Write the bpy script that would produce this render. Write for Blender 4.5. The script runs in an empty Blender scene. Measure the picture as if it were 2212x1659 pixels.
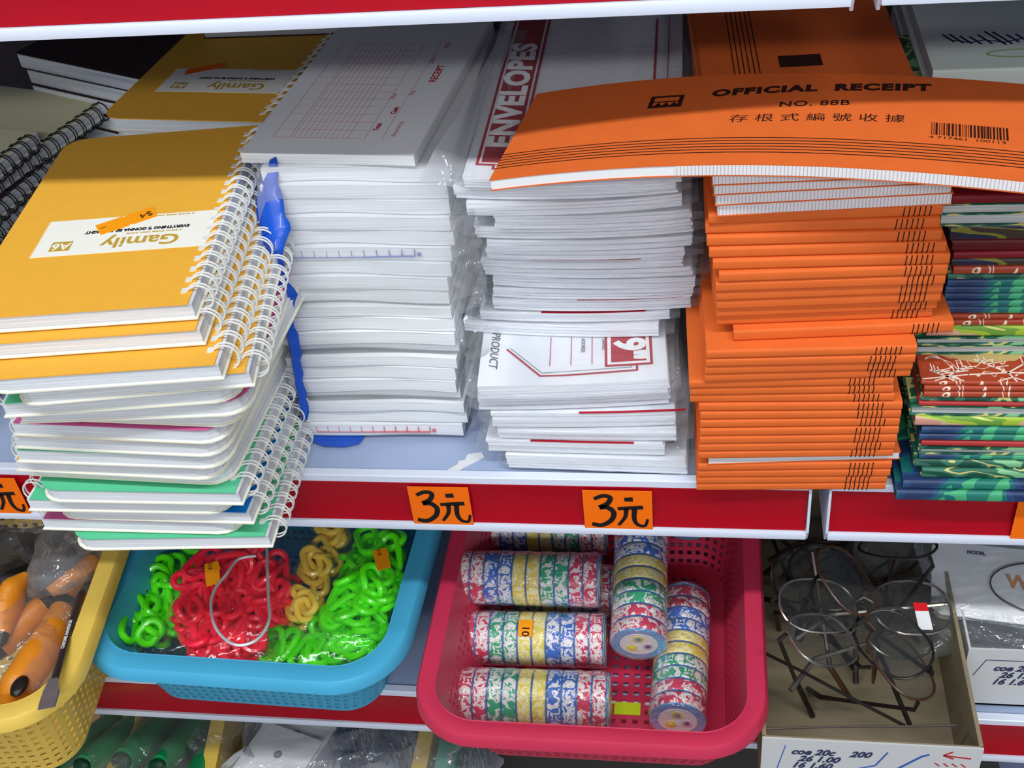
import bpy, bmesh, math, random
from mathutils import Vector, Matrix, noise
random.seed(7)
S = bpy.context.scene
COL = S.collection
# ------------------------------------------------------------------ camera
F = 2600.0; CX, CY = 1106.0, 829.5; HV = 2150.0
_X = Vector((16500, -113, F)).normalized()
_Y = Vector(((113 * HV + F * F) / 16500, HV, -F)).normalized()
_Z = _X.cross(_Y)
ROT = Matrix((_X, _Y, _Z))                       # world = ROT @ camera axes
def _ray(px, py): return ROT @ Vector(((px - CX) / F, -(py - CY) / F, -1.0))
CAM = -_ray(850, 1030) * 0.72
cam = bpy.data.objects.new('camera', bpy.data.cameras.new('camera')); COL.objects.link(cam)
cam.matrix_world = Matrix.Translation(CAM) @ ROT.to_4x4()
cam.data.sensor_width = 36; cam.data.lens = F / 2212 * 36; cam.data.clip_start = 0.01
S.camera = cam
# ------------------------------------------------------------------ world and lamps
W = bpy.data.worlds.new('world'); S.world = W; W.use_nodes = True
_nt = W.node_tree; _bg = _nt.nodes['Background']
_tc = _nt.nodes.new('ShaderNodeTexCoord'); _sx = _nt.nodes.new('ShaderNodeSeparateXYZ'); _mr = _nt.nodes.new('ShaderNodeMapRange')
_mr.inputs[1].default_value = -0.1; _mr.inputs[2].default_value = -1.0; _mr.inputs[3].default_value = 0.05; _mr.inputs[4].default_value = 0.85   # the bright shop lies on the aisle side
_nt.links.new(_tc.outputs['Generated'], _sx.inputs[0]); _nt.links.new(_sx.outputs['Y'], _mr.inputs[0]); _nt.links.new(_mr.outputs[0], _bg.inputs[1])
_bg.inputs[0].default_value = (0.80, 0.86, 1.0, 1)
def tube_lamp(name, loc, target, sx, sy, power, col):
    l = bpy.data.lights.new(name, 'AREA'); l.shape = 'RECTANGLE'; l.size = sx; l.size_y = sy
    l.energy = power; l.color = col
    o = bpy.data.objects.new(name, l); COL.objects.link(o); o.location = loc
    o.rotation_euler = (Vector(target) - Vector(loc)).to_track_quat('-Z', 'Y').to_euler()
    return o
tube_lamp('ceiling_lamp', (0.1, -0.68, 1.50), (0.1, 0.05, 0.0), 2.4, 0.08, 31.0, (0.95, 0.98, 1.0))
tube_lamp('ceiling_lamp', (0.5, -2.95, 1.95), (0.1, 0.0, 0.0), 2.4, 0.14, 46.0, (0.97, 0.98, 1.0))
S.view_settings.view_transform = 'Standard'; S.view_settings.look = 'None'
S.view_settings.gamma = 1.0; S.view_settings.exposure = -0.30; S.view_settings.use_curve_mapping = False
S.cycles.transparent_max_bounces = 24; S.cycles.max_bounces = 8

# ------------------------------------------------------------------ helpers
def P(px, py, x=None, y=None, z=None):
    """World point where the sight line of a measured pixel meets a plane."""
    d = _ray(px, py)
    t = (z - CAM.z) / d.z if z is not None else ((y - CAM.y) / d.y if y is not None else (x - CAM.x) / d.x)
    return CAM + d * t
def s2l(c): return tuple(((v / 255) / 12.92 if v / 255 <= 0.04045 else ((v / 255 + 0.055) / 1.055) ** 2.4) for v in c)
MATS = {}
def mat(name, rgb, rough=0.6, spec=0.3, metal=0.0, coat=0.0, var=0.0, vscale=60.0, bump=0.0, bscale=200.0, trans=0.0, emit=None):
    if name in MATS: return MATS[name]
    m = bpy.data.materials.new(name); m.use_nodes = True; nt = m.node_tree; b = nt.nodes['Principled BSDF']
    c = s2l(rgb)
    b.inputs['Base Color'].default_value = (*c, 1); b.inputs['Roughness'].default_value = rough
    b.inputs['Specular IOR Level'].default_value = spec; b.inputs['Metallic'].default_value = metal
    b.inputs['Coat Weight'].default_value = coat; b.inputs['Coat Roughness'].default_value = 0.08
    b.inputs['Transmission Weight'].default_value = trans
    tc = nt.nodes.new('ShaderNodeTexCoord')
    if var > 0:
        n = nt.nodes.new('ShaderNodeTexNoise'); n.inputs['Scale'].default_value = vscale; n.inputs['Detail'].default_value = 4
        r = nt.nodes.new('ShaderNodeMapRange'); r.inputs[1].default_value = 0.3; r.inputs[2].default_value = 0.7
        r.inputs[3].default_value = 1 - var; r.inputs[4].default_value = 1 + var * 0.4
        mx = nt.nodes.new('ShaderNodeMix'); mx.data_type = 'RGBA'; mx.blend_type = 'MULTIPLY'; mx.inputs[0].default_value = 1
        mx.inputs[6].default_value = (*c, 1)
        nt.links.new(tc.outputs['Object'], n.inputs['Vector']); nt.links.new(n.outputs[0], r.inputs[0])
        nt.links.new(r.outputs[0], mx.inputs[7]); nt.links.new(mx.outputs[2], b.inputs['Base Color'])
    if bump > 0:
        n = nt.nodes.new('ShaderNodeTexNoise'); n.inputs['Scale'].default_value = bscale; n.inputs['Detail'].default_value = 3
        bp = nt.nodes.new('ShaderNodeBump'); bp.inputs['Strength'].default_value = bump; bp.inputs['Distance'].default_value = 0.001
        nt.links.new(tc.outputs['Object'], n.inputs['Vector']); nt.links.new(n.outputs[0], bp.inputs['Height']); nt.links.new(bp.outputs[0], b.inputs['Normal'])
    MATS[name] = m; return m
def pages_mat(name, lo, hi, zs=900.0, xs=6.0):
    """Paper edges: fine horizontal streaks that run along the sheets."""
    if name in MATS: return MATS[name]
    m = bpy.data.materials.new(name); m.use_nodes = True; nt = m.node_tree; b = nt.nodes['Principled BSDF']
    b.inputs['Roughness'].default_value = 0.75; b.inputs['Specular IOR Level'].default_value = 0.15
    tc = nt.nodes.new('ShaderNodeTexCoord'); mp = nt.nodes.new('ShaderNodeMapping'); mp.inputs['Scale'].default_value = (xs, xs, zs)
    n = nt.nodes.new('ShaderNodeTexNoise'); n.inputs['Scale'].default_value = 1.0; n.inputs['Detail'].default_value = 3
    r = nt.nodes.new('ShaderNodeValToRGB'); r.color_ramp.elements[0].position = 0.35; r.color_ramp.elements[1].position = 0.62
    r.color_ramp.elements[0].color = (*s2l(lo), 1); r.color_ramp.elements[1].color = (*s2l(hi), 1)
    nt.links.new(tc.outputs['Object'], mp.inputs[0]); nt.links.new(mp.outputs[0], n.inputs['Vector'])
    nt.links.new(n.outputs[0], r.inputs[0]); nt.links.new(r.outputs[0], b.inputs['Base Color'])
    MATS[name] = m; return m
def film_mat(name, haze=0.10, gloss=0.30, bscale=70.0, tint=(1, 1, 1), bstr=0.9):
    """Clear crinkled plastic film: mostly see-through with sharp glints and a little milky haze."""
    if name in MATS: return MATS[name]
    m = bpy.data.materials.new(name); m.use_nodes = True; nt = m.node_tree
    for n in list(nt.nodes):
        if n.type == 'BSDF_PRINCIPLED': nt.nodes.remove(n)
    out = next(n for n in nt.nodes if n.type == 'OUTPUT_MATERIAL')
    tr = nt.nodes.new('ShaderNodeBsdfTransparent'); tr.inputs[0].default_value = (*tint, 1)
    df = nt.nodes.new('ShaderNodeBsdfDiffuse'); df.inputs[0].default_value = (0.8, 0.82, 0.85, 1)
    gl = nt.nodes.new('ShaderNodeBsdfGlossy'); gl.inputs['Roughness'].default_value = 0.08; gl.inputs[0].default_value = (0.95, 0.97, 1, 1)
    lw = nt.nodes.new('ShaderNodeLayerWeight'); lw.inputs[0].default_value = 0.35
    mr = nt.nodes.new('ShaderNodeMath'); mr.operation = 'MULTIPLY_ADD'; mr.inputs[1].default_value = gloss; mr.inputs[2].default_value = 0.02
    tc = nt.nodes.new('ShaderNodeTexCoord'); n = nt.nodes.new('ShaderNodeTexNoise'); n.inputs['Scale'].default_value = bscale
    n.inputs['Detail'].default_value = 2; n.inputs['Distortion'].default_value = 1.5
    bp = nt.nodes.new('ShaderNodeBump'); bp.inputs['Strength'].default_value = bstr; bp.inputs['Distance'].default_value = 0.004
    m1 = nt.nodes.new('ShaderNodeMixShader'); m1.inputs[0].default_value = haze; m2 = nt.nodes.new('ShaderNodeMixShader')
    L = nt.links.new
    L(tc.outputs['Object'], n.inputs['Vector']); L(n.outputs[0], bp.inputs['Height']); L(bp.outputs[0], gl.inputs['Normal']); L(bp.outputs[0], lw.inputs['Normal'])
    L(lw.outputs['Fresnel'], mr.inputs[0]); L(tr.outputs[0], m1.inputs[1]); L(df.outputs[0], m1.inputs[2])
    L(m1.outputs[0], m2.inputs[1]); L(gl.outputs[0], m2.inputs[2]); L(mr.outputs[0], m2.inputs[0]); L(m2.outputs[0], out.inputs[0])
    MATS[name] = m; return m
def blob_mat(name, stops, scale=(22, 22, 22), rough=0.4, dist=2.0, detail=1.5, const=True):
    """Printed pattern: patches of the given colours."""
    if name in MATS: return MATS[name]
    m = bpy.data.materials.new(name); m.use_nodes = True; nt = m.node_tree; b = nt.nodes['Principled BSDF']
    b.inputs['Roughness'].default_value = rough; b.inputs['Specular IOR Level'].default_value = 0.35
    tc = nt.nodes.new('ShaderNodeTexCoord'); mp = nt.nodes.new('ShaderNodeMapping'); mp.inputs['Scale'].default_value = scale
    n = nt.nodes.new('ShaderNodeTexNoise'); n.inputs['Scale'].default_value = 1.0; n.inputs['Detail'].default_value = detail; n.inputs['Distortion'].default_value = dist
    r = nt.nodes.new('ShaderNodeValToRGB'); r.color_ramp.interpolation = 'CONSTANT' if const else 'LINEAR'
    els = r.color_ramp.elements
    els[0].position = stops[0][0]; els[0].color = (*s2l(stops[0][1]), 1); els[1].position = stops[1][0]; els[1].color = (*s2l(stops[1][1]), 1)
    for p, c in stops[2:]:
        e = els.new(p); e.color = (*s2l(c), 1)
    L = nt.links.new
    L(tc.outputs['Object'], mp.inputs[0]); L(mp.outputs[0], n.inputs['Vector']); L(n.outputs[0], r.inputs[0]); L(r.outputs[0], b.inputs['Base Color'])
    MATS[name] = m; return m

class MB:
    def __init__(s): s.v = []; s.f = []
    def add(s, vs, fs):
        o = len(s.v); s.v += [Vector(v) for v in vs]; s.f += [tuple(i + o for i in f) for f in fs]; return s
    def box(s, x0, x1, y0, y1, z0, z1, M=None):
        v = [Vector(c) for c in ((x0, y0, z0), (x1, y0, z0), (x1, y1, z0), (x0, y1, z0), (x0, y0, z1), (x1, y0, z1), (x1, y1, z1), (x0, y1, z1))]
        if M: v = [M @ p for p in v]
        return s.add(v, [(0, 3, 2, 1), (4, 5, 6, 7), (0, 1, 5, 4), (1, 2, 6, 5), (2, 3, 7, 6), (3, 0, 4, 7)])
    def prism(s, pts, z0, z1, M=None, wf=None):
        n = len(pts); v = [Vector((x, y, z0)) for x, y in pts] + [Vector((x, y, z1)) for x, y in pts]
        if wf: v = [Vector((p.x, p.y, p.z + wf(p.x, p.y))) for p in v]
        if M: v = [M @ p for p in v]
        return s.add(v, [tuple(range(n - 1, -1, -1)), tuple(range(n, 2 * n))] + [(i, (i + 1) % n, n + (i + 1) % n, n + i) for i in range(n)])
    def slab(s, x0, x1, y0, y1, z0, z1, nx=12, ny=2, wf=None, ff=None):
        """box whose top and bottom follow wf(x, y); ff(x, z) pushes the front face"""
        wf = wf or (lambda x, y: 0.0); vs = []; fs = []
        for k, z in enumerate((z0, z1)):
            for j in range(ny + 1):
                for i in range(nx + 1):
                    x = x0 + (x1 - x0) * i / nx; y = y0 + (y1 - y0) * j / ny
                    vs.append((x, y + (ff(x, z) if ff and j == 0 else 0), z + wf(x, y)))
        N = (nx + 1) * (ny + 1); I = lambda k, i, j: k * N + j * (nx + 1) + i
        for j in range(ny):
            for i in range(nx):
                fs.append((I(0, i, j), I(0, i, j + 1), I(0, i + 1, j + 1), I(0, i + 1, j)))
                fs.append((I(1, i, j), I(1, i + 1, j), I(1, i + 1, j + 1), I(1, i, j + 1)))
        for i in range(nx):
            fs.append((I(0, i, 0), I(0, i + 1, 0), I(1, i + 1, 0), I(1, i, 0))); fs.append((I(0, i + 1, ny), I(0, i, ny), I(1, i, ny), I(1, i + 1, ny)))
        for j in range(ny):
            fs.append((I(0, 0, j + 1), I(0, 0, j), I(1, 0, j), I(1, 0, j + 1))); fs.append((I(0, nx, j), I(0, nx, j + 1), I(1, nx, j + 1), I(1, nx, j)))
        return s.add(vs, fs)
    def extr(s, prof, x0, x1, nx=1, wf=None):
        """closed (y, z) profile run along x"""
        wf = wf or (lambda x, y: 0.0); n = len(prof); vs = []; fs = []
        for i in range(nx + 1):
            x = x0 + (x1 - x0) * i / nx
            for y, z in prof: vs.append((x, y, z + wf(x, y)))
        for i in range(nx):
            for j in range(n):
                a, b = i * n + j, i * n + (j + 1) % n
                fs.append((a, b, b + n, a + n))
        fs.append(tuple(range(n - 1, -1, -1))); fs.append(tuple(range(nx * n, nx * n + n)))
        return s.add(vs, fs)
    def tube(s, pts, r, n=6, closed=False, flat=1.0):
        pts = [Vector(p) for p in pts]; N = len(pts); vs = []; fs = []; up = Vector((0.13, 0.21, 0.97)).normalized(); prev = None
        for i, p in enumerate(pts):
            a = pts[(i - 1) % N] if (closed or i > 0) else p; b = pts[(i + 1) % N] if (closed or i < N - 1) else p
            t = (b - a).normalized() if (b - a).length > 1e-9 else Vector((1, 0, 0))
            u = (prev - t * prev.dot(t)) if prev is not None else (up - t * up.dot(t))
            if u.length < 1e-5: u = Vector((1, 0, 0)) - t * t.x
            u.normalize(); w = t.cross(u); prev = u
            rr = r[i] if isinstance(r, (list, tuple)) else r
            for k in range(n):
                an = 2 * math.pi * k / n; vs.append(p + u * math.cos(an) * rr + w * math.sin(an) * rr * flat)
        for i in range(N if closed else N - 1):
            for k in range(n):
                a = i * n + k; b = i * n + (k + 1) % n; c = ((i + 1) % N) * n + (k + 1) % n; d = ((i + 1) % N) * n + k
                fs.append((a, b, c, d))
        if not closed: fs.append(tuple(range(n - 1, -1, -1))); fs.append(tuple(range((N - 1) * n, N * n)))
        return s.add(vs, fs)
    def lathe(s, prof, M=None, n=32):
        """(radius, x) profile spun round the local X axis"""
        vs = []; fs = []; m = len(prof)
        for i in range(n):
            a = 2 * math.pi * i / n
            for r, x in prof: vs.append(Vector((x, r * math.cos(a), r * math.sin(a))))
        if M: vs = [M @ v for v in vs]
        for i in range(n):
            for j in range(m - 1):
                a, b = i * m + j, ((i + 1) % n) * m + j
                fs.append((a, a + 1, b + 1, b))
        for j in (0, m - 1):
            if prof[j][0] > 1e-6: fs.append(tuple(i * m + j for i in (range(n) if j else range(n - 1, -1, -1))))
        return s.add(vs, fs)
    def blob(s, c, r, nu=24, nv=14, e=0.6, amp=0.15, fr=30.0, seed=0.0, M=None):
        """lumpy pillow"""
        vs = []; fs = []
        sg = lambda v, k: math.copysign(abs(v) ** k, v)
        for j in range(nv + 1):
            ph = -math.pi / 2 + math.pi * j / nv
            for i in range(nu):
                th = 2 * math.pi * i / nu
                d = Vector((sg(math.cos(ph), e) * sg(math.cos(th), e), sg(math.cos(ph), e) * sg(math.sin(th), e), sg(math.sin(ph), 0.9)))
                p = Vector((d.x * r[0], d.y * r[1], d.z * r[2]))
                k = 1 + amp * noise.noise((p * fr) + Vector((seed, seed * 1.7, 0)))
                p = p * k
                if M: p = M @ p
                vs.append(p + Vector(c))
        for j in range(nv):
            for i in range(nu):
                fs.append((j * nu + i, j * nu + (i + 1) % nu, (j + 1) * nu + (i + 1) % nu, (j + 1) * nu + i))
        return s.add(vs, fs)
    def mesh(s, name, m, smooth=False):
        me = bpy.data.meshes.new(name); me.from_pydata([tuple(v) for v in s.v], [], s.f); me.materials.append(m)
        if smooth:
            me.polygons.foreach_set('use_smooth', [True] * len(me.polygons))
            try: me.set_sharp_from_angle(angle=math.radians(40))
            except Exception: pass
        me.update(); return me
    def build(s, name, m, parent=None, smooth=False, label=None):
        o = bpy.data.objects.new(name, s.mesh(name, m, smooth)); COL.objects.link(o)
        if parent: o.parent = parent
        if label: o['label'] = label
        return o
def thing(name, label, cat, loc, rz=0.0, group=None):
    o = bpy.data.objects.new(name, None); COL.objects.link(o); o.empty_display_size = 0.01
    o.location = loc; o.rotation_euler = (0, 0, rz); o['label'] = label; o['category'] = cat
    if group: o['group'] = group
    return o
def tag(o, label, cat, group=None):
    o['label'] = label; o['category'] = cat
    if group: o['group'] = group
    return o
def part(me, name, parent, label=None):
    o = bpy.data.objects.new(name, me); COL.objects.link(o); o.parent = parent
    if label: o['label'] = label
    return o
def structure(o): o['kind'] = 'structure'; return o
def copy_tree(src, parent=None):
    c = src.copy(); COL.objects.link(c)
    if parent: c.parent = parent; c.matrix_parent_inverse = Matrix()
    for ch in list(src.children): copy_tree(ch, c)
    return c
def text_mesh(body, size, align='CENTER', sx=1.0, shear=0.0, bold=0.0, space=1.0):
    c = bpy.data.curves.new('txt', 'FONT'); c.body = body; c.size = size; c.align_x = align; c.align_y = 'CENTER'
    c.shear = shear; c.offset = bold; c.space_character = space; c.resolution_u = 3; c.extrude = 0.00004
    o = bpy.data.objects.new('txt', c); COL.objects.link(o); bpy.context.view_layer.update()
    me = bpy.data.meshes.new_from_object(o.evaluated_get(bpy.context.evaluated_depsgraph_get()))
    bpy.data.objects.remove(o); vs = [Vector((v.co.x * sx, v.co.y, v.co.z)) for v in me.vertices]; fs = [tuple(p.vertices) for p in me.polygons]
    bpy.data.meshes.remove(me); return vs, fs
def add_text(mb, body, size, x, y, z, rot=0.0, wf=None, **k):
    """lettering lying on a horizontal face"""
    vs, fs = text_mesh(body, size, **k); M = Matrix.Rotation(rot, 4, 'Z'); out = []
    for v in vs:
        p = M @ v; p = Vector((p.x + x, p.y + y, p.z + z))
        if wf: p.z += wf(p.x, p.y)
        out.append(p)
    mb.add(out, fs)
def strip(mb, x0, x1, y0, y1, z, nx=1, wf=None, h=0.00008): mb.slab(x0, x1, y0, y1, z, z + h, 8 if wf else nx, 1, wf)
def quadstrip(mb, pts, w, z, h=0.00008, wf=None):
    """ink line through 2-D points on a horizontal face"""
    for (a, b) in zip(pts, pts[1:]):
        d = Vector((b[0] - a[0], b[1] - a[1])); 
        if d.length < 1e-7: continue
        n = Vector((-d.y, d.x)).normalized() * w / 2; e = d.normalized() * w * 0.3
        q = [(a[0] - n.x - e.x, a[1] - n.y - e.y), (b[0] - n.x + e.x, b[1] - n.y + e.y), (b[0] + n.x + e.x, b[1] + n.y + e.y), (a[0] + n.x - e.x, a[1] + n.y - e.y)]
        mb.prism(q, z, z + h, wf=wf)
def rrect(w, d, r, step=0.0015, cx=0.0, cy=0.0, n=None):
    """evenly spaced points round a rounded rectangle"""
    segs = []; hw, hd = w / 2, d / 2
    per = 2 * (w - 2 * r) + 2 * (d - 2 * r) + 2 * math.pi * r
    n = n or int(per / step); out = []
    def at(s):
        L = [(w - 2 * r), math.pi * r / 2, (d - 2 * r), math.pi * r / 2] * 2
        k = 0
        while s > L[k] and k < 7: s -= L[k]; k += 1
        if k == 0: return (-hw + r + s, -hd)
        if k == 1: a = -math.pi / 2 + s / r; return (hw - r + r * math.cos(a), -hd + r + r * math.sin(a))
        if k == 2: return (hw, -hd + r + s)
        if k == 3: a = s / r; return (hw - r + r * math.cos(a), hd - r + r * math.sin(a))
        if k == 4: return (hw - r - s, hd)
        if k == 5: a = math.pi / 2 + s / r; return (-hw + r + r * math.cos(a), hd - r + r * math.sin(a))
        if k == 6: return (-hw, hd - r - s)
        a = math.pi + s / r; return (-hw + r + r * math.cos(a), -hd + r + r * math.sin(a))
    for i in range(n):
        x, y = at(per * i / n); out.append((x + cx, y + cy))
    return out
def place(pl, pr):
    """mid point and turn of a front edge between two world points"""
    m = (pl + pr) / 2; return m, math.atan2(pr.y - pl.y, pr.x - pl.x), (pr - pl).xy.length
ORD = ['bottom', 'second', 'third', 'fourth', 'fifth', 'sixth', 'seventh', 'eighth', 'ninth', 'tenth', 'eleventh', 'twelfth', 'thirteenth', 'fourteenth', 'fifteenth',
       'sixteenth', 'seventeenth', 'eighteenth', 'nineteenth', 'twentieth', 'twenty-first', 'twenty-second', 'twenty-third', 'twenty-fourth', 'twenty-fifth', 'twenty-sixth',
       'twenty-seventh', 'twenty-eighth', 'twenty-ninth', 'thirtieth', 'thirty-first', 'thirty-second', 'thirty-third', 'thirty-fourth', 'thirty-fifth', 'thirty-sixth',
       'thirty-seventh', 'thirty-eighth', 'thirty-ninth', 'fortieth']

# ------------------------------------------------------------------ materials
M_SHELF = mat('shelf enamel', (166, 182, 214), 0.35, 0.4, var=0.06, vscale=25)
M_LIP = mat('white lip', (222, 230, 246), 0.25, 0.5)
M_RED = mat('red price strip', (172, 4, 28), 0.28, 0.18, coat=0.10, var=0.06, vscale=20)
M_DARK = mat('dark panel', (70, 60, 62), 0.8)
M_PAGE = pages_mat('page edges', (196, 200, 206), (238, 241, 243))
M_PADPAGE = pages_mat('pad edges', (216, 219, 221), (244, 246, 246), 700, 4)
M_ENV = pages_mat('envelope edges', (214, 219, 228), (250, 252, 254), 650, 3)
M_WHITE = mat('white paper', (238, 240, 240), 0.6, 0.2)
M_CREAM = mat('cream card', (240, 238, 218), 0.6, 0.2)
M_WIRE = mat('white wire', (232, 234, 230), 0.3, 0.5, coat=0.2)
M_BLACKWIRE = mat('black wire', (40, 38, 38), 0.35, 0.5)
M_OR = mat('orange card', (226, 108, 46), 0.6, 0.2, var=0.05, vscale=90, bump=0.05, bscale=700)
M_INK = mat('brown-black ink', (52, 24, 18), 0.6, 0.2)
M_BLACK = mat('black ink', (26, 24, 26), 0.6, 0.2)
M_FLUO = mat('fluorescent orange paper', (255, 116, 10), 0.5, 0.2)
M_FLUO2 = mat('yellow-orange sticker', (255, 160, 20), 0.5, 0.2)
M_REDINK = mat('dark red ink', (176, 26, 44), 0.5, 0.2)
M_PINKINK = mat('faint red ink', (206, 120, 130), 0.6, 0.2)
M_BLUEINK = mat('faint blue ink', (120, 130, 190), 0.6, 0.2)
M_FILM = film_mat('clear film', 0.07, 0.35, 55.0)
M_FILM2 = film_mat('thick clear film', 0.13, 0.5, 40.0)

# ------------------------------------------------------------------ setting
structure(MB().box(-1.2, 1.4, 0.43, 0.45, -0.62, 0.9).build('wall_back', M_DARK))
structure(MB().box(-1.2, 1.4, -3.2, 0.45, -0.64, -0.62).build('floor', mat('floor tile', (150, 146, 140), 0.5, var=0.08, vscale=6)))
M_CAP = mat('white end cap', (214, 222, 238), 0.3, 0.5)
def shelf(name_lab, x0, x1, z, caps=(False, False)):
    t = thing('store_shelf', name_lab, 'shelf', (x0, 0, z))
    L = x1 - x0
    MB().extr([(0.0075, -0.0012), (0.42, -0.0012), (0.42, -0.03), (0.40, -0.03), (0.40, -0.004), (0.0075, -0.004)], 0, L).build('deck', M_SHELF, t)
    MB().extr([(0.0, 0.0), (0.0006, 0.0006), (0.0058, 0.0006), (0.0066, -0.001), (0.0066, -0.006), (0.0012, -0.006), (0.0, -0.0045)], 0, L).build('front_lip', M_LIP, t)
    MB().extr([(-0.0005, -0.0048), (0.0008, -0.014), (0.0012, -0.022), (0.0006, -0.030), (-0.0008, -0.0362), (0.003, -0.0362), (0.003, -0.0048)], 0.0005, L - 0.0005, 1).build('price_strip', M_RED, t, True)
    MB().extr([(-0.0022, -0.0365), (-0.0030, -0.0385), (-0.0022, -0.0425), (0.006, -0.0425), (0.006, -0.0365)], 0, L).build('bottom_lip', M_LIP, t, True)
    if caps[1]:
        MB().extr([(-0.002, -0.002), (-0.003, -0.036), (0.002, -0.046), (0.10, -0.046), (0.10, -0.002)], L, L + 0.0015).build('end_cap', M_CAP, t)
    if caps[0]:
        MB().extr([(-0.002, -0.002), (-0.003, -0.036), (0.002, -0.046), (0.10, -0.046), (0.10, -0.002)], -0.0015, 0).build('end_cap', M_CAP, t)
    return t
XG0, XG1 = 0.2425, 0.2550
shelf('long middle shelf with red price strip holding the stacks of stationery', -0.75, XG0, 0.0, (False, True))
shelf('middle shelf bay right of the narrow gap, under patterned notebooks', XG1, 0.95, 0.0, (True, False))
shelf('upper shelf edge with red strip and white lip across the top', -0.75, XG0, 0.3225, (False, True))
shelf('end of upper shelf above the dark corner with the handwritten white cover', XG1, 0.95, 0.3225, (True, False))
shelf('lower shelf with red strip that carries the plastic baskets', -0.75, XG0, -0.212, (False, True))
shelf('lower shelf bay with red strip under the white boxes', XG1, 0.95, -0.212, (True, False))
shelf('bottom shelf with green sleeves and white cards on it', -0.75, 0.95, -0.46)
tag(MB().box(0.2440, 0.2530, 0.39, 0.42, -0.6, 0.28).build('shelf_upright', mat('upright metal', (60, 60, 66), 0.5, metal=0.3)), 'dark metal upright behind the gap between the shelf bays', 'shelf upright')

# ------------------------------------------------------------------ price tags
def brush(mb, pts, w0, w1, y, k=8):
    """one brush stroke on the vertical strip face, pts in (x, z)"""
    cr = []
    for i in range(len(pts) - 1):
        p0, p1, p2, p3 = pts[max(i - 1, 0)], pts[i], pts[i + 1], pts[min(i + 2, len(pts) - 1)]
        for s in range(k):
            t = s / k
            cr.append(tuple(0.5 * (2 * p1[a] + (p2[a] - p0[a]) * t + (2 * p0[a] - 5 * p1[a] + 4 * p2[a] - p3[a]) * t * t + (3 * p1[a] - p0[a] - 3 * p2[a] + p3[a]) * t ** 3) for a in (0, 1)))
    cr.append(pts[-1]); n = len(cr); vs = []; fs = []
    for i, c in enumerate(cr):
        a = cr[max(i - 1, 0)]; b = cr[min(i + 1, n - 1)]; d = Vector((b[0] - a[0], b[1] - a[1])).normalized()
        w = (w0 + (w1 - w0) * i / (n - 1)) / 2
        for sgn in (-1, 1): vs.append((c[0] - d.y * w * sgn, y, c[1] + d.x * w * sgn))
        for sgn in (-1, 1): vs.append((c[0] - d.y * w * sgn, y - 0.00012, c[1] + d.x * w * sgn))
    for i in range(n - 1):
        a = i * 4; b = a + 4
        fs += [(a + 2, a + 3, b + 3, b + 2), (a, b, b + 1, a + 1), (a, a + 2, b + 2, b), (a + 1, b + 1, b + 3, a + 3)]
    fs += [(0, 1, 3, 2), (n * 4 - 4, n * 4 - 2, n * 4 - 1, n * 4 - 3)]
    mb.add(vs, fs)
def price_tag(xl, xr, zt, zb, label, marks=True, clip=None):
    t = thing('price_tag', label, 'price tag', ((xl + xr) / 2, -0.0024, zb), 0, 'handwritten price tags on the red strip')
    w = xr - xl; h = zt - zb
    MB().box(-w / 2, w / 2, 0.0, 0.0003, 0, h).build('paper', M_FLUO, t)
    mb = MB(); k = h / 0.03; y = -0.0001
    def B(pts, a, b): brush(mb, [((x - 0.5) * 0.036 * k, z * 0.03 * k) for x, z in pts], a * k, b * k, y)
    if marks:
        B([(0.17, 0.80), (0.30, 0.88), (0.40, 0.84), (0.36, 0.70), (0.24, 0.60)], 0.0022, 0.0030)
        B([(0.24, 0.60), (0.36, 0.60), (0.44, 0.48), (0.40, 0.30), (0.26, 0.17), (0.12, 0.20)], 0.0030, 0.0026)
        B([(0.60, 0.80), (0.72, 0.81)], 0.0026, 0.0030)
        B([(0.50, 0.58), (0.66, 0.60), (0.86, 0.62)], 0.0022, 0.0026)
        B([(0.62, 0.58), (0.60, 0.38), (0.50, 0.18)], 0.0026, 0.0016)
        B([(0.74, 0.58), (0.73, 0.34), (0.78, 0.20), (0.88, 0.18), (0.92, 0.34)], 0.0028, 0.0014)
        mb.build('handwriting', M_BLACK, t)
    return t
def tag_px(a, b, c, d, label, **k):
    p = P(a, c, y=-0.003); q = P(b, d, y=-0.003); price_tag(p.x, q.x, -0.0055, -0.0400 if True else q.z, label, **k)
tag_px(876, 1021, 1042, 1122, 'orange 3 yuan price tag below the white receipt pads')
tag_px(1256, 1410, 1046, 1136, 'orange 3 yuan price tag below the envelope packs')
tag_px(-100, 61, 1020, 1100, 'orange price tag cut by the picture edge, left of the notebook stack')
tag_px(2198, 2350, 1096, 1160, 'blank end of an orange price tag below the patterned notebooks', marks=False)

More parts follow.
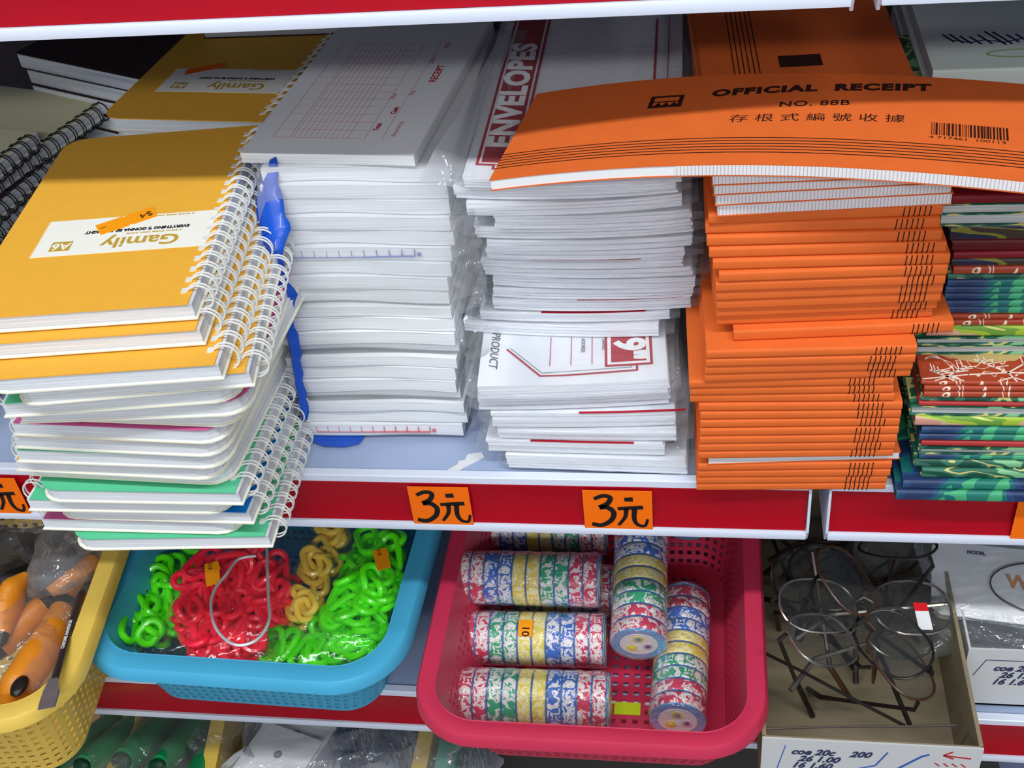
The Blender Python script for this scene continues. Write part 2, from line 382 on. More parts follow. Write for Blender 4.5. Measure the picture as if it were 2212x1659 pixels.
# ------------------------------------------------------------------ spiral notebooks
NW, ND, NT = 0.120, 0.186, 0.0090
def corner_outline(w, d, r, side, x0=None):
    """rectangle with the two corners on one side cut round; side +1 = round at +x"""
    x0 = -w / 2 if x0 is None else x0; x1 = x0 + w; pts = []
    def arc(cx, cy, a0):
        for k in range(5): a = a0 + math.pi / 2 * k / 4; pts.append((cx + r * math.cos(a), cy + r * math.sin(a)))
    if side > 0: pts.append((x0, 0)); arc(x1 - r, r, -math.pi / 2); arc(x1 - r, d - r, 0); pts.append((x0, d))
    else: pts += [(x1, 0), (x1, d)]; arc(x0 + r, d - r, math.pi / 2); arc(x0 + r, r, math.pi)
    return pts
def ring_mesh(side, name, m, n=18):
    mb = MB(); cx = side * (NW / 2 - 0.0005); R = 0.0068
    for i in range(n):
        y0 = 0.012 + i * (ND - 0.024) / (n - 1)
        for dy in (-0.0012, 0.0012):
            pts = []
            for k in range(18):
                a = math.pi * 0.80 - 2 * math.pi * 0.80 * k / 17 if True else 0
                pts.append((cx + side * R * math.cos(a), y0 + dy + 0.0006 * math.sin(a), NT / 2 + 0.0004 + R * 1.0 * math.sin(a)))
            mb.tube(pts, 0.00048, 5)
        mb.box(cx - side * R - 0.0012, cx - side * R + 0.0014, y0 - 0.002, y0 + 0.002, NT - 0.0001, NT + 0.0004)
    return mb.mesh(name, m, True)
NB_MESH = {}
def nb_mesh(key, fn):
    if key not in NB_MESH: NB_MESH[key] = fn()
    return NB_MESH[key]
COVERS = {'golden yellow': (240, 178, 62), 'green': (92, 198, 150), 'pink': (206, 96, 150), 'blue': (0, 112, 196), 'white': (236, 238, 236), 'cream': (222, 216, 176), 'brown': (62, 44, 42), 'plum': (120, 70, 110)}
def notebook(label, loc, rz, color, side, wire='white', group='wire-bound notebooks in the front stack', tlt=0.0):
    """side: +1 rings at +x (right)"""
    t = thing('spiral_notebook', label, 'notebook', loc, rz, group); t.rotation_euler.x = tlt
    r = 0.013; s = 'r' if side > 0 else 'l'
    part(nb_mesh('back' + s, lambda: MB().prism(corner_outline(NW, ND, r, -side), 0, 0.0007).mesh('back_cover', M_CREAM)), 'back_cover', t)
    def pg():
        mb = MB(); mb.prism(corner_outline(NW - 0.0025, ND - 0.0022, r, -side), 0.0007, NT - 0.0006); 
        for v in mb.v: v.y += 0.0012
        return mb.mesh('page_block', M_PAGE)
    part(nb_mesh('pages' + s, pg), 'page_block', t)
    part(nb_mesh('cov' + color + s, lambda: MB().prism([(x, y + 0.0006) for x, y in corner_outline(NW - 0.0035, ND - 0.0012, r, -side, x0=(-NW / 2 + 0.0005) if side > 0 else (-NW / 2 + 0.003))], NT - 0.0006, NT).mesh('front_cover', mat(color + ' cover', COVERS[color], 0.55, 0.2, var=0.03, vscale=120))), 'front_cover', t)
    part(nb_mesh('ring' + s + wire, lambda: ring_mesh(side, 'wire_binding', M_WIRE if wire == 'white' else M_BLACKWIRE)), 'wire_binding', t)
    return t
# (right corner px), (left reference px), colour, ring side, words
NB = [((590, 1183), (200, 1197), 'green', 1), ((520, 1156), (150, 1139), 'pink', -1), ((549, 1133), (160, 1114), 'blue', 1),
      ((500, 1112), (120, 1098), 'green', -1), ((526, 1092), (140, 1078), 'green', 1), ((500, 1050), (95, 1025), 'white', -1),
      ((478, 1040), (60, 1014), 'golden yellow', -1), ((490, 1015), (65, 1000), 'green', -1), ((486, 990), (25, 962), 'golden yellow', -1),
      ((488, 962), (30, 925), 'pink', -1), ((515, 925), (20, 900), 'white', -1), ((540, 898), (15, 893), 'pink', -1),
      ((520, 868), (100, 842), 'green', -1), ((551, 835), (30, 830), 'golden yellow', 1), ((485, 820), (0, 790), 'golden yellow', 1),
      ((445, 745), (0, 730), 'golden yellow', 1), ((428, 690), (0, 692), 'golden yellow', 1)]
ZN = 0.0101; top_nb = None
for i, (rc, lr, colr, side) in enumerate(NB):
    z = 0.0009 + i * ZN
    pr = P(*rc, z=z); pl = P(*lr, z=z); d = (pr - pl).xy.normalized(); a = math.atan2(d.y, d.x)
    a = {16: 0.11, 15: 0.115, 14: 0.115, 13: 0.15, 12: 0.12, 11: 0.07}.get(i, max(-0.04, min(0.06, a + (0.025 if i < 5 else 0.0)))); d = Vector((math.cos(a), math.sin(a)))
    loc = Vector((pr.x, pr.y)) - d * NW / 2
    where = 'topmost' if i == 16 else ORD[i] + ' from the bottom' if i else 'bottom one'
    lab = f"{colr} wire-bound notebook, {where} of the front stack, rings {'right' if side > 0 else 'left'}"
    t = notebook(lab, (loc.x, loc.y, z), a, colr, side)
    if i == 16: top_nb = t
bpy.context.view_layer.update()
M_LABEL = mat('cream label paper', (244, 243, 232), 0.55, 0.2); M_GOLDINK = mat('gold ink', (196, 158, 62), 0.5, 0.2)
def gamily(t, lx0, lx1, ly0, ly1, stick=True):
    """paper label on the cover, printed so that it reads from the far side"""
    z = NT + 0.00015; mb = MB(); n = 18; hh = (ly1 - ly0) / n; pts = [(lx1, ly0), (lx1, ly1)]
    for k in range(n): y = ly1 - k * hh; pts += [(lx0, y - 0.0001), (lx0 + 0.0012, y - hh / 2)]
    pts.append((lx0, ly0)); mb.prism(pts, NT, z); lb = mb.build('title_label', M_LABEL, t)
    g = MB(); W = lx1 - lx0; H = ly1 - ly0
    add_text(g, 'Gamily', 0.0135, lx0 + W * 0.61, ly0 + H * 0.27, z, rot=math.pi, bold=0.0003, sx=1.1, space=1.0)
    for fy, xa_, xb_ in ((0.475, 0.51, 0.82), (0.93, 0.62, 0.86)):   # print too small to read
        x_ = lx0 + W * xa_; q_ = 0
        while x_ < lx0 + W * xb_: l_ = (0.0012, 0.0008, 0.0016)[q_ % 3]; strip(g, x_, x_ + l_, ly0 + H * fy, ly0 + H * fy + 0.0011, z); x_ += l_ + 0.0004 + (0.0007 if q_ % 4 == 3 else 0); q_ += 1
    x0, y0 = lx0 + W * 0.095, ly0 + H * 0.13; g.prism([(x0, y0), (x0 + 0.011, y0), (x0 + 0.011, y0 + 0.009), (x0, y0 + 0.009)], z, z + 0.0001)
    g.build('gold_lettering', M_GOLDINK, lb)
    k = MB(); add_text(k, "EVERYTHING 'S GONNA BE ALL RIGHT", 0.0036, lx0 + W * 0.56, ly0 + H * 0.60, z, rot=math.pi, bold=0.00022, sx=0.90); k.build('black_lettering', M_BLACK, lb)
    w_ = MB(); add_text(w_, 'A6', 0.0085, x0 + 0.0055, y0 + 0.0045, z + 0.00012, rot=math.pi, bold=0.0002); w_.build('size_mark', M_LABEL, lb)
    if stick:
        s = MB(); a = 0.52; cx, cy = lx0 + W * 0.47, ly0 + H * 0.86; M = Matrix.Translation((cx, cy, 0)) @ Matrix.Rotation(a, 4, 'Z')
        s.prism([(-0.0155, -0.006), (0, -0.006), (0.001, -0.0045), (0.002, -0.006), (0.0155, -0.006), (0.0165, 0.006), (0.002, 0.006), (0, 0.0045), (-0.001, 0.006), (-0.0155, 0.006)], z, z + 0.00015, M)
        so = s.build('price_sticker', M_FLUO2, t, label='orange price sticker')
        q = MB(); add_text(q, '$4', 0.007, cx + 0.0095, cy + 0.005, z + 0.0002, rot=a + math.pi); add_text(q, '1', 0.005, cx - 0.011, cy - 0.0055, z + 0.0002, rot=a + math.pi / 2); q.build('price_figures', M_INK, so)
inv = top_nb.matrix_world.inverted()
zt = top_nb.location.z + NT
c1 = inv @ P(62, 558, z=zt); c2 = inv @ P(430, 456, z=zt)
LX0, LX1, LY0, LY1 = max(c1.x, -NW / 2 + 0.004), NW / 2 - 0.006, c1.y, c2.y
gamily(top_nb, LX0, LX1, LY0, LY1)
# pile behind: gold notebook with the same label, rings to the right
zb = 0.0009
GB = 'wire-bound notebooks in the rear pile'
for i in range(15):
    p = P(575, 268, z=0.150) if i == 14 else P(575, 268, z=0.150) + Vector((random.uniform(-0.004, 0.004), random.uniform(0.0, 0.010), 0))
    a = math.radians(-6) + (0 if i == 14 else random.uniform(-0.03, 0.03)); d = Vector((math.cos(a), math.sin(a)))
    cl = ['golden yellow', 'green', 'golden yellow', 'pink'][i % 4] if i != 14 else 'golden yellow'
    t = notebook(f"{cl} wire-bound notebook, {'topmost' if i == 14 else ORD[i] + ' from the bottom'} of the pile behind", (p.x - d.x * NW / 2, p.y - d.y * NW / 2, zb + i * ZN), a, cl, 1, group=GB)
gamily(t, LX0, LX1, LY0 - 0.012, LY1 - 0.012, False)
s = MB(); s.prism([(-0.014, -0.004), (0.014, -0.004), (0.016, 0.004), (-0.012, 0.004)], NT + 0.0002, NT + 0.0004, Matrix.Translation((-0.018, LY1 - 0.012, 0)) @ Matrix.Rotation(0.5, 4, 'Z')); s.build('price_sticker', M_FLUO, t)
# cream notebooks with black rings at the far left
GC = 'cream notebooks with black rings'
for i in range(13):
    last = i >= 11; cl = 'cream' if i in (11, 12, 9, 7, 5) else 'plum'
    zz = zb + i * ZN
    if i == 12: p = P(100, 285, z=zz + NT); a = math.radians(-10)
    elif i == 11: p = P(255, 215, z=zz + NT); a = math.radians(-16)
    else: p = P(100, 285, z=zb + 12 * ZN + NT) + Vector((random.uniform(0, 0.006), random.uniform(-0.01, 0.004), 0)); a = math.radians(random.uniform(-12, -8))
    dx = Vector((math.cos(a), math.sin(a))); dy = Vector((-dx.y, dx.x)); q = Vector((p.x, p.y)) - dx * (NW / 2 + 0.006) - dy * ND
    notebook(f"{cl} notebook with black rings, {'topmost' if i == 12 else ORD[i] + ' from the bottom'} of the pile at the left end", (q.x, q.y, zz), a, cl, 1, 'black', GC)
# dark brown notebooks deep in the shade
for i in range(14):
    a = math.radians(-28) if i == 13 else math.radians(-28 + random.uniform(-2, 2))
    notebook(f"dark brown notebook with black rings, {'topmost' if i == 13 else ORD[i] + ' from the bottom'} of the shaded pile at the back", (-0.262, 0.272, zb + i * ZN), a, 'brown', 1, 'black', 'dark brown notebooks at the back') if False else None
def dark_pile(cx, cy, a, n, lab, cl, grp, d=0.13):
    for i in range(n):
        t = thing('notebook', f"{lab}, {'topmost' if i == n - 1 else ORD[i] + ' from the bottom'} of its shaded pile", 'notebook', (cx + random.uniform(-0.002, 0.002), cy, 0.0003 + i * 0.0126), a, grp)
        MB().box(-0.068, 0.068, 0.001, d - 0.001, 0.0006, 0.0116).build('page_block', M_PAGE, t)
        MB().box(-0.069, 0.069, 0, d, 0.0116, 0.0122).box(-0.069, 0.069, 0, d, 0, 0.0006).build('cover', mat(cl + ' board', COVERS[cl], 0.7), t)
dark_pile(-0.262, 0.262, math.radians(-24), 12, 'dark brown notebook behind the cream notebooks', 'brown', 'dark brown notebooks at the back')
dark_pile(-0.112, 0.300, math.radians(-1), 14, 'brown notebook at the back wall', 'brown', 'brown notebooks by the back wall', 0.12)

# ------------------------------------------------------------------ white receipt pads
PW = 0.1045; NPAD = 20; PT = 0.0087
def pxl(t, pts):
    for (a, b), (c, d) in zip(pts, pts[1:]):
        if a <= t <= c: return b + (d - b) * (t - a) / (c - a)
    return pts[-1][1]
for i in range(NPAD):
    z = 0.0016 + i * (PT + 0.0002); u = i / (NPAD - 1)
    yf = 0.037 + 0.014 * max(0, u - 0.6) / 0.4 + random.uniform(-0.0012, 0.0012) + (0.0035 if i in (3, 7, 11) else 0) + (-0.002 if i in (0, 4, 8) else 0)
    xc = pxl(u, [(0, -0.014), (0.08, -0.0115), (0.2, -0.014), (0.4, -0.0105), (0.6, -0.0115), (0.75, -0.006), (0.9, -0.006), (1, -0.005)]) + random.uniform(-0.001, 0.001)
    tgap = 0.0016 if i in (2, 6, 10) else 0.0
    lab = f"plain white receipt pad, {'bottom one' if i == 0 else ORD[i] + ' from the bottom'} of the tall stack beside the blue wrapper"
    t = thing('receipt_pad', lab, 'receipt pad', (xc, yf, z), random.uniform(-0.012, 0.012), 'white receipt pads in the tall stack')
    sd = i * 3.1
    wf = lambda x, y, sd=i: 0.0011 * math.sin(x * 45 + 0.6 + 0.12 * sd) * min(1, (sd + 0.3) / 3)
    ff = lambda x, zz, sd=sd: 0.0006 * math.sin(x * 60 + sd)
    MB().slab(-PW / 2, PW / 2, 0, 0.185, 0, PT - tgap, 24, 2, wf, ff).build('paper_block', M_PADPAGE, t)
    MB().slab(-PW / 2 + 0.0002, PW / 2 - 0.0002, 0.0002, 0.184, PT - tgap - 0.0001, PT - tgap + 0.0001, 24, 2, wf).build('top_sheet', M_WHITE, t)
    MB().slab(-PW / 2 - 0.0001, PW / 2 + 0.0001, -0.0001, 0.1848, 0.0, 0.0006, 24, 2, wf, ff).build('backing_board', mat('grey board', (170, 176, 182), 0.7), t)
    if i in (0, 14):
        m = MB()
        for k in range(11):
            x = -PW / 2 + 0.012 + k * 0.0072
            m.box(x, x + 0.0002, -0.0010, 0.0004, PT * 0.35, PT * 0.85)
        m.box(-PW / 2 + 0.012, -PW / 2 + 0.084, -0.0010, 0.0004, PT * 0.33, PT * 0.38); m.box(-PW / 2 + 0.0855, -PW / 2 + 0.0875, -0.0010, 0.0004, PT * 0.4, PT * 0.6)
        m.build('printed_scale', M_PINKINK if i == 0 else M_BLUEINK, t)
zp = 0.0016 + NPAD * (PT + 0.0002)
pl = P(525, 327, z=zp + 0.006); pr = P(890, 348, z=zp + 0.006); mid, a, w = place(pl, pr); a = -0.09
t = thing('receipt_pad', 'receipt pad printed with red lines, turned askew on top of the white pads', 'receipt pad', (mid.x, mid.y, zp + 0.0009), a, 'white receipt pads in the tall stack')
MB().slab(-w / 2, w / 2, 0, 0.185, 0, 0.0062, 12, 2, None, lambda x, z: 0.0004 * math.sin(50 * x)).build('paper_block', M_PADPAGE, t)
ink = MB(); z = 0.0062; x0, x1 = -w / 2 + 0.010, w / 2 - 0.012
for k in range(14): y = 0.018 + k * 0.0095; strip(ink, x0 + 0.002, x1 - 0.022, y, y + 0.00025, z)
for xx in (0.002, 0.012, 0.046, 0.056, 0.066): strip(ink, x0 + xx, x0 + xx + 0.00025, 0.018, 0.145, z)
for k in range(10): strip(ink, x0 + 0.014 + k * 0.0032, x0 + 0.0142 + k * 0.0032, 0.018, 0.145, z)
ink.build('ruled_lines', M_PINKINK, t)
rd = MB()
for k, (b, yy, xx, sz) in enumerate([('RECEIPT', 0.10, w / 2 - 0.014, 0.0062), ('No.', 0.075, w / 2 - 0.022, 0.0045), ('Date', 0.118, w / 2 - 0.022, 0.0045), ('Cash', 0.052, w / 2 - 0.026, 0.0042), ('Total', 0.032, w / 2 - 0.030, 0.0042), ('Bank', 0.070, w / 2 - 0.032, 0.0036), ('Received by', 0.030, w / 2 - 0.018, 0.0036), ('M/S', 0.14, w / 2 - 0.018, 0.005)]):
    add_text(rd, b, sz, xx, yy, z, rot=math.pi / 2, bold=0.00018 if k in (0, 3, 4) else 0)
rd.build('red_lettering', M_REDINK, t)
# film round the upper pads
fm = MB(); xa, xb = -0.066, 0.062
prof = []
for k in range(13):
    zz = 0.105 + (0.1815 - 0.105) * k / 12; prof.append((0.034 + 0.014 * max(0, (zz - 0.11) / 0.07), zz))
vs = []; fs = []; NX = 30
for i in range(NX + 1):
    x = xa + (xb - xa) * i / NX
    for (y, zz) in prof: vs.append((x + 0.12 * (zz - 0.105), y - 0.0028 + 0.0012 * noise.noise(Vector((x * 60, zz * 70, 1))) + (0.0 if i < NX - 5 else 0.0022 * (i - NX + 5)), zz))
    vs.append((x + 0.009, 0.22, 0.1825)) 
n = len(prof) + 1
for i in range(NX):
    for j in range(n - 1): fs.append((i * n + j, (i + 1) * n + j, (i + 1) * n + j + 1, i * n + j + 1))
tag(fm.add(vs, fs).build('plastic_wrap', film_mat('milky film', 0.16, 0.25, 30.0), None, True), 'hazy clear film wrapped over the upper white receipt pads', 'plastic wrap')
# loose film flap at the right of the pads
vs = []; fs = []
A = [P(960, 70, z=0.196), P(1100, 60, z=0.196), P(1000, 330, z=0.190), P(905, 400, z=0.176), P(985, 400, z=0.172)]
fl = MB(); rows = [(P(905, 395, z=0.180), P(995, 405, z=0.172)), (P(935, 330, z=0.190), P(1010, 330, z=0.184)), (P(990, 250, z=0.196), P(1040, 250, z=0.188)), (P(1035, 170, z=0.197), P(1075, 165, z=0.188)), (P(1080, 80, z=0.197), P(1110, 75, z=0.19))]
for a_, b_ in rows:
    for k in range(7):
        q = a_.lerp(b_, k / 6); q.z += 0.003 * noise.noise(q * 60); vs.append(q)
for j in range(4):
    for k in range(6): fs.append((j * 7 + k, j * 7 + k + 1, (j + 1) * 7 + k + 1, (j + 1) * 7 + k))
tag(fl.add(vs, fs).build('film_flap', film_mat('grey film', 0.35, 0.4, 60.0, (0.75, 0.75, 0.8)), None, True), 'loose grey film flap between receipt pads and envelopes', 'plastic film')
# crumpled film down the right side of the pads
for nm, (za, zb_), lab in (('film_flap', (0.10, 0.165), 'crumpled clear film bunched between pads and middle envelopes'), ('film_flap', (0.012, 0.095), 'crinkled clear film hanging between pads and lower envelopes')):
    vs = []; fs = []; R_, C_ = 22, 12
    for j in range(R_ + 1):
        zz = za + (zb_ - za) * j / R_
        for k in range(C_ + 1):
            xx = 0.046 + 0.014 * k / C_ + 0.10 * (zz - 0.05) * 0.3; q = Vector((xx, 0.030 + 0.006 * k / C_, zz)); nn = noise.noise_vector(q * 130)
            vs.append(q + Vector((nn.x * 0.004, nn.y * 0.007, nn.z * 0.003)))
    for j in range(R_):
        for k in range(C_): fs.append((j * (C_ + 1) + k, j * (C_ + 1) + k + 1, (j + 1) * (C_ + 1) + k + 1, (j + 1) * (C_ + 1) + k))
    tag(MB().add(vs, fs).build(nm, M_FILM2, None, False), lab, 'plastic film')
# blue torn wrapper
LFT = [(588, 338), (566, 378), (553, 440), (560, 500), (580, 575), (603, 650), (622, 735), (637, 815), (650, 880), (656, 905)]
RGT = [(597, 338), (603, 371), (600, 392), (612, 430), (616, 470), (632, 487), (618, 520), (610, 548), (616, 580), (618, 605), (645, 632), (636, 655), (636, 680), (632, 700), (648, 727), (645, 742), (655, 760), (648, 780), (656, 805), (653, 825), (664, 850), (660, 868), (670, 880), (664, 905)]
vs = []; fs = []; n = 40
def along(L, t):
    y = 338 + (905 - 338) * t
    for a_, b_ in zip(L, L[1:]):
        if a_[1] <= y <= b_[1]: return (a_[0] + (b_[0] - a_[0]) * (y - a_[1]) / (b_[1] - a_[1]), y)
    return L[-1]
for j in range(n + 1):
    t_ = j / n; l = along(LFT, t_); r = along(RGT, t_)
    yb_ = 0.027 + 0.030 * max(0, 0.35 - t_) / 0.35; pr = P(*r, y=yb_); pl = P(l[0], l[1], y=yb_ + 0.006); pm = (pr + pl) / 2 + Vector((-0.001, -0.004, 0))
    vs += [pr, pm, pl, Vector((-0.0725, 0.12, min(0.170, max(0.002, pl.z)))), Vector((-0.0725, 0.20, min(0.170, max(0.002, pl.z))))]
for j in range(n):
    for k in range(4): fs.append((j * 5 + k, (j + 1) * 5 + k, (j + 1) * 5 + k + 1, j * 5 + k + 1))
M_BLUE = mat('blue wrapper plastic', (14, 84, 200), 0.35, 0.4, coat=0.2, var=0.15, vscale=40, bump=0.2, bscale=90)
bw = thing('wrapper', 'torn blue plastic wrapper with jagged edge along the white receipt pads', 'wrapper', (-0.07, 0.05, 0.002))
o = MB().add([v - Vector((-0.07, 0.05, 0.002)) for v in vs], fs).build('side_panel', M_BLUE, bw, True)
o.modifiers.new('s', 'SOLIDIFY').thickness = 0.0004
q = [P(*p_, z=0.0012) for p_ in ((668, 938), (780, 945), (776, 958), (745, 963), (700, 962), (676, 952))]
q += [Vector((0.03, 0.12, 0)), Vector((-0.065, 0.12, 0))]; q = [q[0]] + q[5:1:-1] + [q[1]] + [q[6], q[7]]
q = [P(668, 938, z=0.001), P(676, 954, z=0.001), P(700, 963, z=0.001), P(745, 964, z=0.001), P(776, 957, z=0.001), P(786, 944, z=0.001), Vector((-0.02, 0.12, 0)), Vector((-0.066, 0.12, 0))]
MB().prism([(p_.x + 0.07, p_.y - 0.05) for p_ in q], -0.0015, -0.001).build('base_panel', M_BLUE, bw)

# ------------------------------------------------------------------ envelope packs
M_FILMW = film_mat('sleeve film', 0.07, 0.24, 45.0)
EN = [(1012, 1027, 1094, 1487, .0118), (975, 985, 1050, 1437, .0100), (948, 954, 1072, 1463, .0100), (922, 918, 1060, 1462, .0115), (890, 868, 1033, 1450, .0115), (868, 843, 1030, 1448, .0100),
      (716, 728, 1002, 1428, .0092), (692, 692, 1035, 1450, .0082), (668, 666, 1062, 1495, .0090), (642, 642, 1062, 1500, .0080), (618, 622, 1062, 1505, .0078), (597, 598, 1036, 1508, .0076),
      (577, 578, 1036, 1478, .0076), (560, 556, 1048, 1482, .0078), (541, 532, 1050, 1500, .0082), (515, 502, 1019, 1505, .0086), (492, 478, 1066, 1497, .0084), (468, 448, 1004, 1475, .0088), (430, 418, 976, 1470, .0080), (408, 396, 1001, 1478, .0082)]
def env_label(t, w, D, h, wf):
    """dark red ENVELOPES band and frame, read from the right side"""
    z = h + 0.00015; R = MB(); Wt = MB(); X = w / 2
    bx0, bx1 = -X + 0.0055, -X + 0.0285
    strip(R, bx0, bx1, 0.012, D - 0.02, z, 1, wf)
    for (a_, b_) in ((bx0 + 0.0016, bx0 + 0.0028), (bx1 - 0.0028, bx1 - 0.0016)): strip(Wt, a_, b_, 0.0136, D - 0.0216, z + 0.0001, 1, wf)
    strip(Wt, bx0 + 0.0016, bx1 - 0.0016, 0.0136, 0.0148, z + 0.0001, 1, wf)
    add_text(Wt, 'ENVELOPES', 0.0200, (bx0 + bx1) / 2, 0.098, z + 0.0004, rot=math.pi / 2, wf=wf, bold=0.0009, sx=1.25, space=1.05)
    strip(R, bx1 - 0.014, bx1 + 0.004, 0.008, 0.012, z, 1, wf); strip(Wt, bx1 - 0.0125, bx1 + 0.0025, 0.0092, 0.0125, z + 0.0001, 1, wf); strip(R, bx1 - 0.010, bx1 - 0.001, 0.0100, 0.0118, z + 0.0002, 1, wf)
    strip(R, X - 0.018, X - 0.0165, 0.02, D - 0.03, z, 1, wf); strip(R, X - 0.010, X - 0.0095, 0.02, D - 0.03, z, 1, wf)
    lb = R.build('red_label_print', M_REDINK, t); Wt.build('label_lettering', M_WHITE, lb)
def env_label2(t, w, D, h, wf):
    """the other end of the label: 9 inch mark, frame line and address lines"""
    z = h + 0.00015; R = MB(); K = MB(); Wt = MB(); X = w / 2
    strip(R, X - 0.036, X - 0.009, 0.015, 0.05, z, 1, wf); strip(Wt, X - 0.0345, X - 0.0105, 0.0165, 0.0485, z + 0.0001, 1, wf); strip(R, X - 0.0325, X - 0.0125, 0.0185, 0.0465, z + 0.0002, 1, wf)
    add_text(Wt, '9"', 0.024, X - 0.0225, 0.030, z + 0.0003, rot=-math.pi / 2, wf=wf, bold=0.001)
    quadstrip(R, [(-X + 0.016, 0.034), (-X + 0.036, 0.009), (-X + 0.05, 0.0088), (X - 0.018, 0.0105), (X - 0.018, 0.0155)], 0.0012, z, wf=wf)
    quadstrip(K, [(-X + 0.018, 0.035), (-X + 0.037, 0.0115), (X - 0.021, 0.0135), (X - 0.021, 0.0165)], 0.0003, z, wf=wf)
    for k in (0.045, 0.057, 0.069): strip(R, -X + k - 0.004, -X + k - 0.0036, 0.018, 0.045, z, 1, wf)
    add_text(K, 'PRODUCT', 0.0072, -X + 0.0085, 0.034, z, rot=-math.pi / 2, wf=wf, shear=0.3)
    for xx, s_ in ((0.060, 'ADDRESS'), (0.072, 'NAMES')): add_text(K, s_, 0.0032, -X + xx, 0.036, z, rot=-math.pi / 2, wf=wf)
    lb = R.build('red_label_print', M_REDINK, t); K.build('black_label_print', mat('grey ink', (90, 92, 100), 0.6), lb); Wt.build('label_lettering', M_WHITE, lb)
z = 0.0010; ETOP = 0
for i, (yl, yr, xl, xr, th) in enumerate(EN):
    zc = z + 0.0002
    pl = P(xl, yl, z=zc); pr = P(xr, yr, z=zc); mid, a, w = place(pl, pr); w = max(0.103, min(0.118, w)); a = max(-0.07, min(0.07, a)); D = 0.225
    top = i == len(EN) - 1
    lab = f"sleeved white envelope pack, {'topmost, red lettered band along its left side' if top else ('bottom one' if i == 0 else ORD[i] + ' from the bottom')}" + (', red 9 inch label showing' if i == 5 else '') + ("" if top else ' of the stack')
    t = thing('envelope_pack', lab, 'envelopes', (mid.x, mid.y, zc), a, 'packs of white envelopes')
    am = (-0.0013 if i < 6 else -0.0022) * min(1, i / 3 + 0.0)
    wf = lambda x, y, am=am: am * (1 - (2 * x / 0.11) ** 2)
    bl = MB(); nl = 4; hh = (th - 0.0012) / nl
    for k in range(nl):
        ox = random.uniform(-0.0007, 0.0007); oy = random.uniform(0, 0.0012)
        bl.slab(-w / 2 + ox + 0.001, w / 2 + ox - 0.001, oy, D - 0.004 + oy, 0.0004 + k * hh, 0.0004 + (k + 1) * hh - 0.00025, 14, 1, wf)
    bl.slab(-w / 2 + 0.002, w / 2 - 0.002, 0.002, D - 0.006, 0.0004, 0.0004 + nl * hh - 0.0004, 14, 1, wf)
    eb = bl.build('envelopes', M_ENV, t)
    if i in (1, 3, 7, 8, 12): 
        rr = MB(); u0 = random.uniform(-0.3, 0.0); strip(rr, u0 * w, u0 * w + 0.06, -0.0002, 0.0016, 0.0004 + nl * hh, 8, wf); rr.build('red_label_print', M_REDINK, t)
    if top: env_label(t, w, D, 0.0004 + nl * hh, wf); ETOP = zc + th
    if i in (0, 5): env_label2(t, w, D, 0.0004 + nl * hh, wf)
    # sleeve: a loose skin, front sealed, with crinkled ends standing proud on both sides
    sl = MB(); nx = 22; e1, e2 = 0.004 + 0.004 * random.random(), 0.005 + 0.006 * random.random(); vs = []; fs = []
    sec = [(0.02, 0.0002), (0.004, 0.0001), (-0.0008, 0.0015), (-0.0011, th * 0.5), (-0.0008, th - 0.0012), (0.004, th - 0.0002), (0.05, th - 0.0002), (D, th - 0.0003)]
    for q_ in range(nx + 1):
        x = -w / 2 - e1 + (w + e1 + e2) * q_ / nx; over = max(0, abs(x) - w / 2) / 0.008; sq = 1 - 0.55 * min(1, over)
        for (y, zz) in sec:
            nv = noise.noise(Vector((x * 160, i * 7.3, zz * 300)))
            vs.append((x, y + (0.0007 * nv if y < 0.002 else 0) + 0.003 * over * abs(nv), (th / 2) + (zz - th / 2) * sq + wf(max(-w / 2, min(w / 2, x)), y)))
    m_ = len(sec)
    for q_ in range(nx):
        for k in range(m_ - 1): fs.append((q_ * m_ + k, (q_ + 1) * m_ + k, (q_ + 1) * m_ + k + 1, q_ * m_ + k + 1))
    sl.add(vs, fs).build('plastic_sleeve', M_FILMW, t, True)
    z += th + 0.0001

# ------------------------------------------------------------------ orange receipt books
OD = 0.255; OT = 0.0056
def u_profile(d, t, c=0.0005, r=0.0016, flip=False):
    pts = [(d, 0), (r, 0)]
    for k in range(1, 5): a = -math.pi / 2 - math.pi / 2 * k / 4; pts.append((r + r * math.cos(a), r + r * math.sin(a)))
    for k in range(0, 5): a = math.pi - math.pi / 2 * k / 4; pts.append((r + r * math.cos(a), t - r + r * math.sin(a)))
    pts += [(d, t), (d, t - c), (c * 1.6, t - c), (c * 1.6, c), (d, c)]
    if flip: pts = [(d - y, z) for y, z in pts][::-1]
    return pts[::-1]
M_PERF = None
def perf_mat():
    m = bpy.data.materials.new('perforated page edge'); m.use_nodes = True; nt = m.node_tree; b = nt.nodes['Principled BSDF']; b.inputs['Roughness'].default_value = 0.8
    tc = nt.nodes.new('ShaderNodeTexCoord'); w = nt.nodes.new('ShaderNodeTexWave'); w.inputs['Scale'].default_value = 190; w.bands_direction = 'X'; w.inputs['Distortion'].default_value = 0.4
    r = nt.nodes.new('ShaderNodeValToRGB'); r.color_ramp.elements[0].position = 0.04; r.color_ramp.elements[1].position = 0.22
    r.color_ramp.elements[0].color = (*s2l((186, 180, 182)), 1); r.color_ramp.elements[1].color = (*s2l((236, 232, 232)), 1)
    nt.links.new(tc.outputs['Object'], w.inputs[0]); nt.links.new(w.outputs[0], r.inputs[0]); nt.links.new(r.outputs[0], b.inputs['Base Color']); return m
M_PERF = perf_mat()
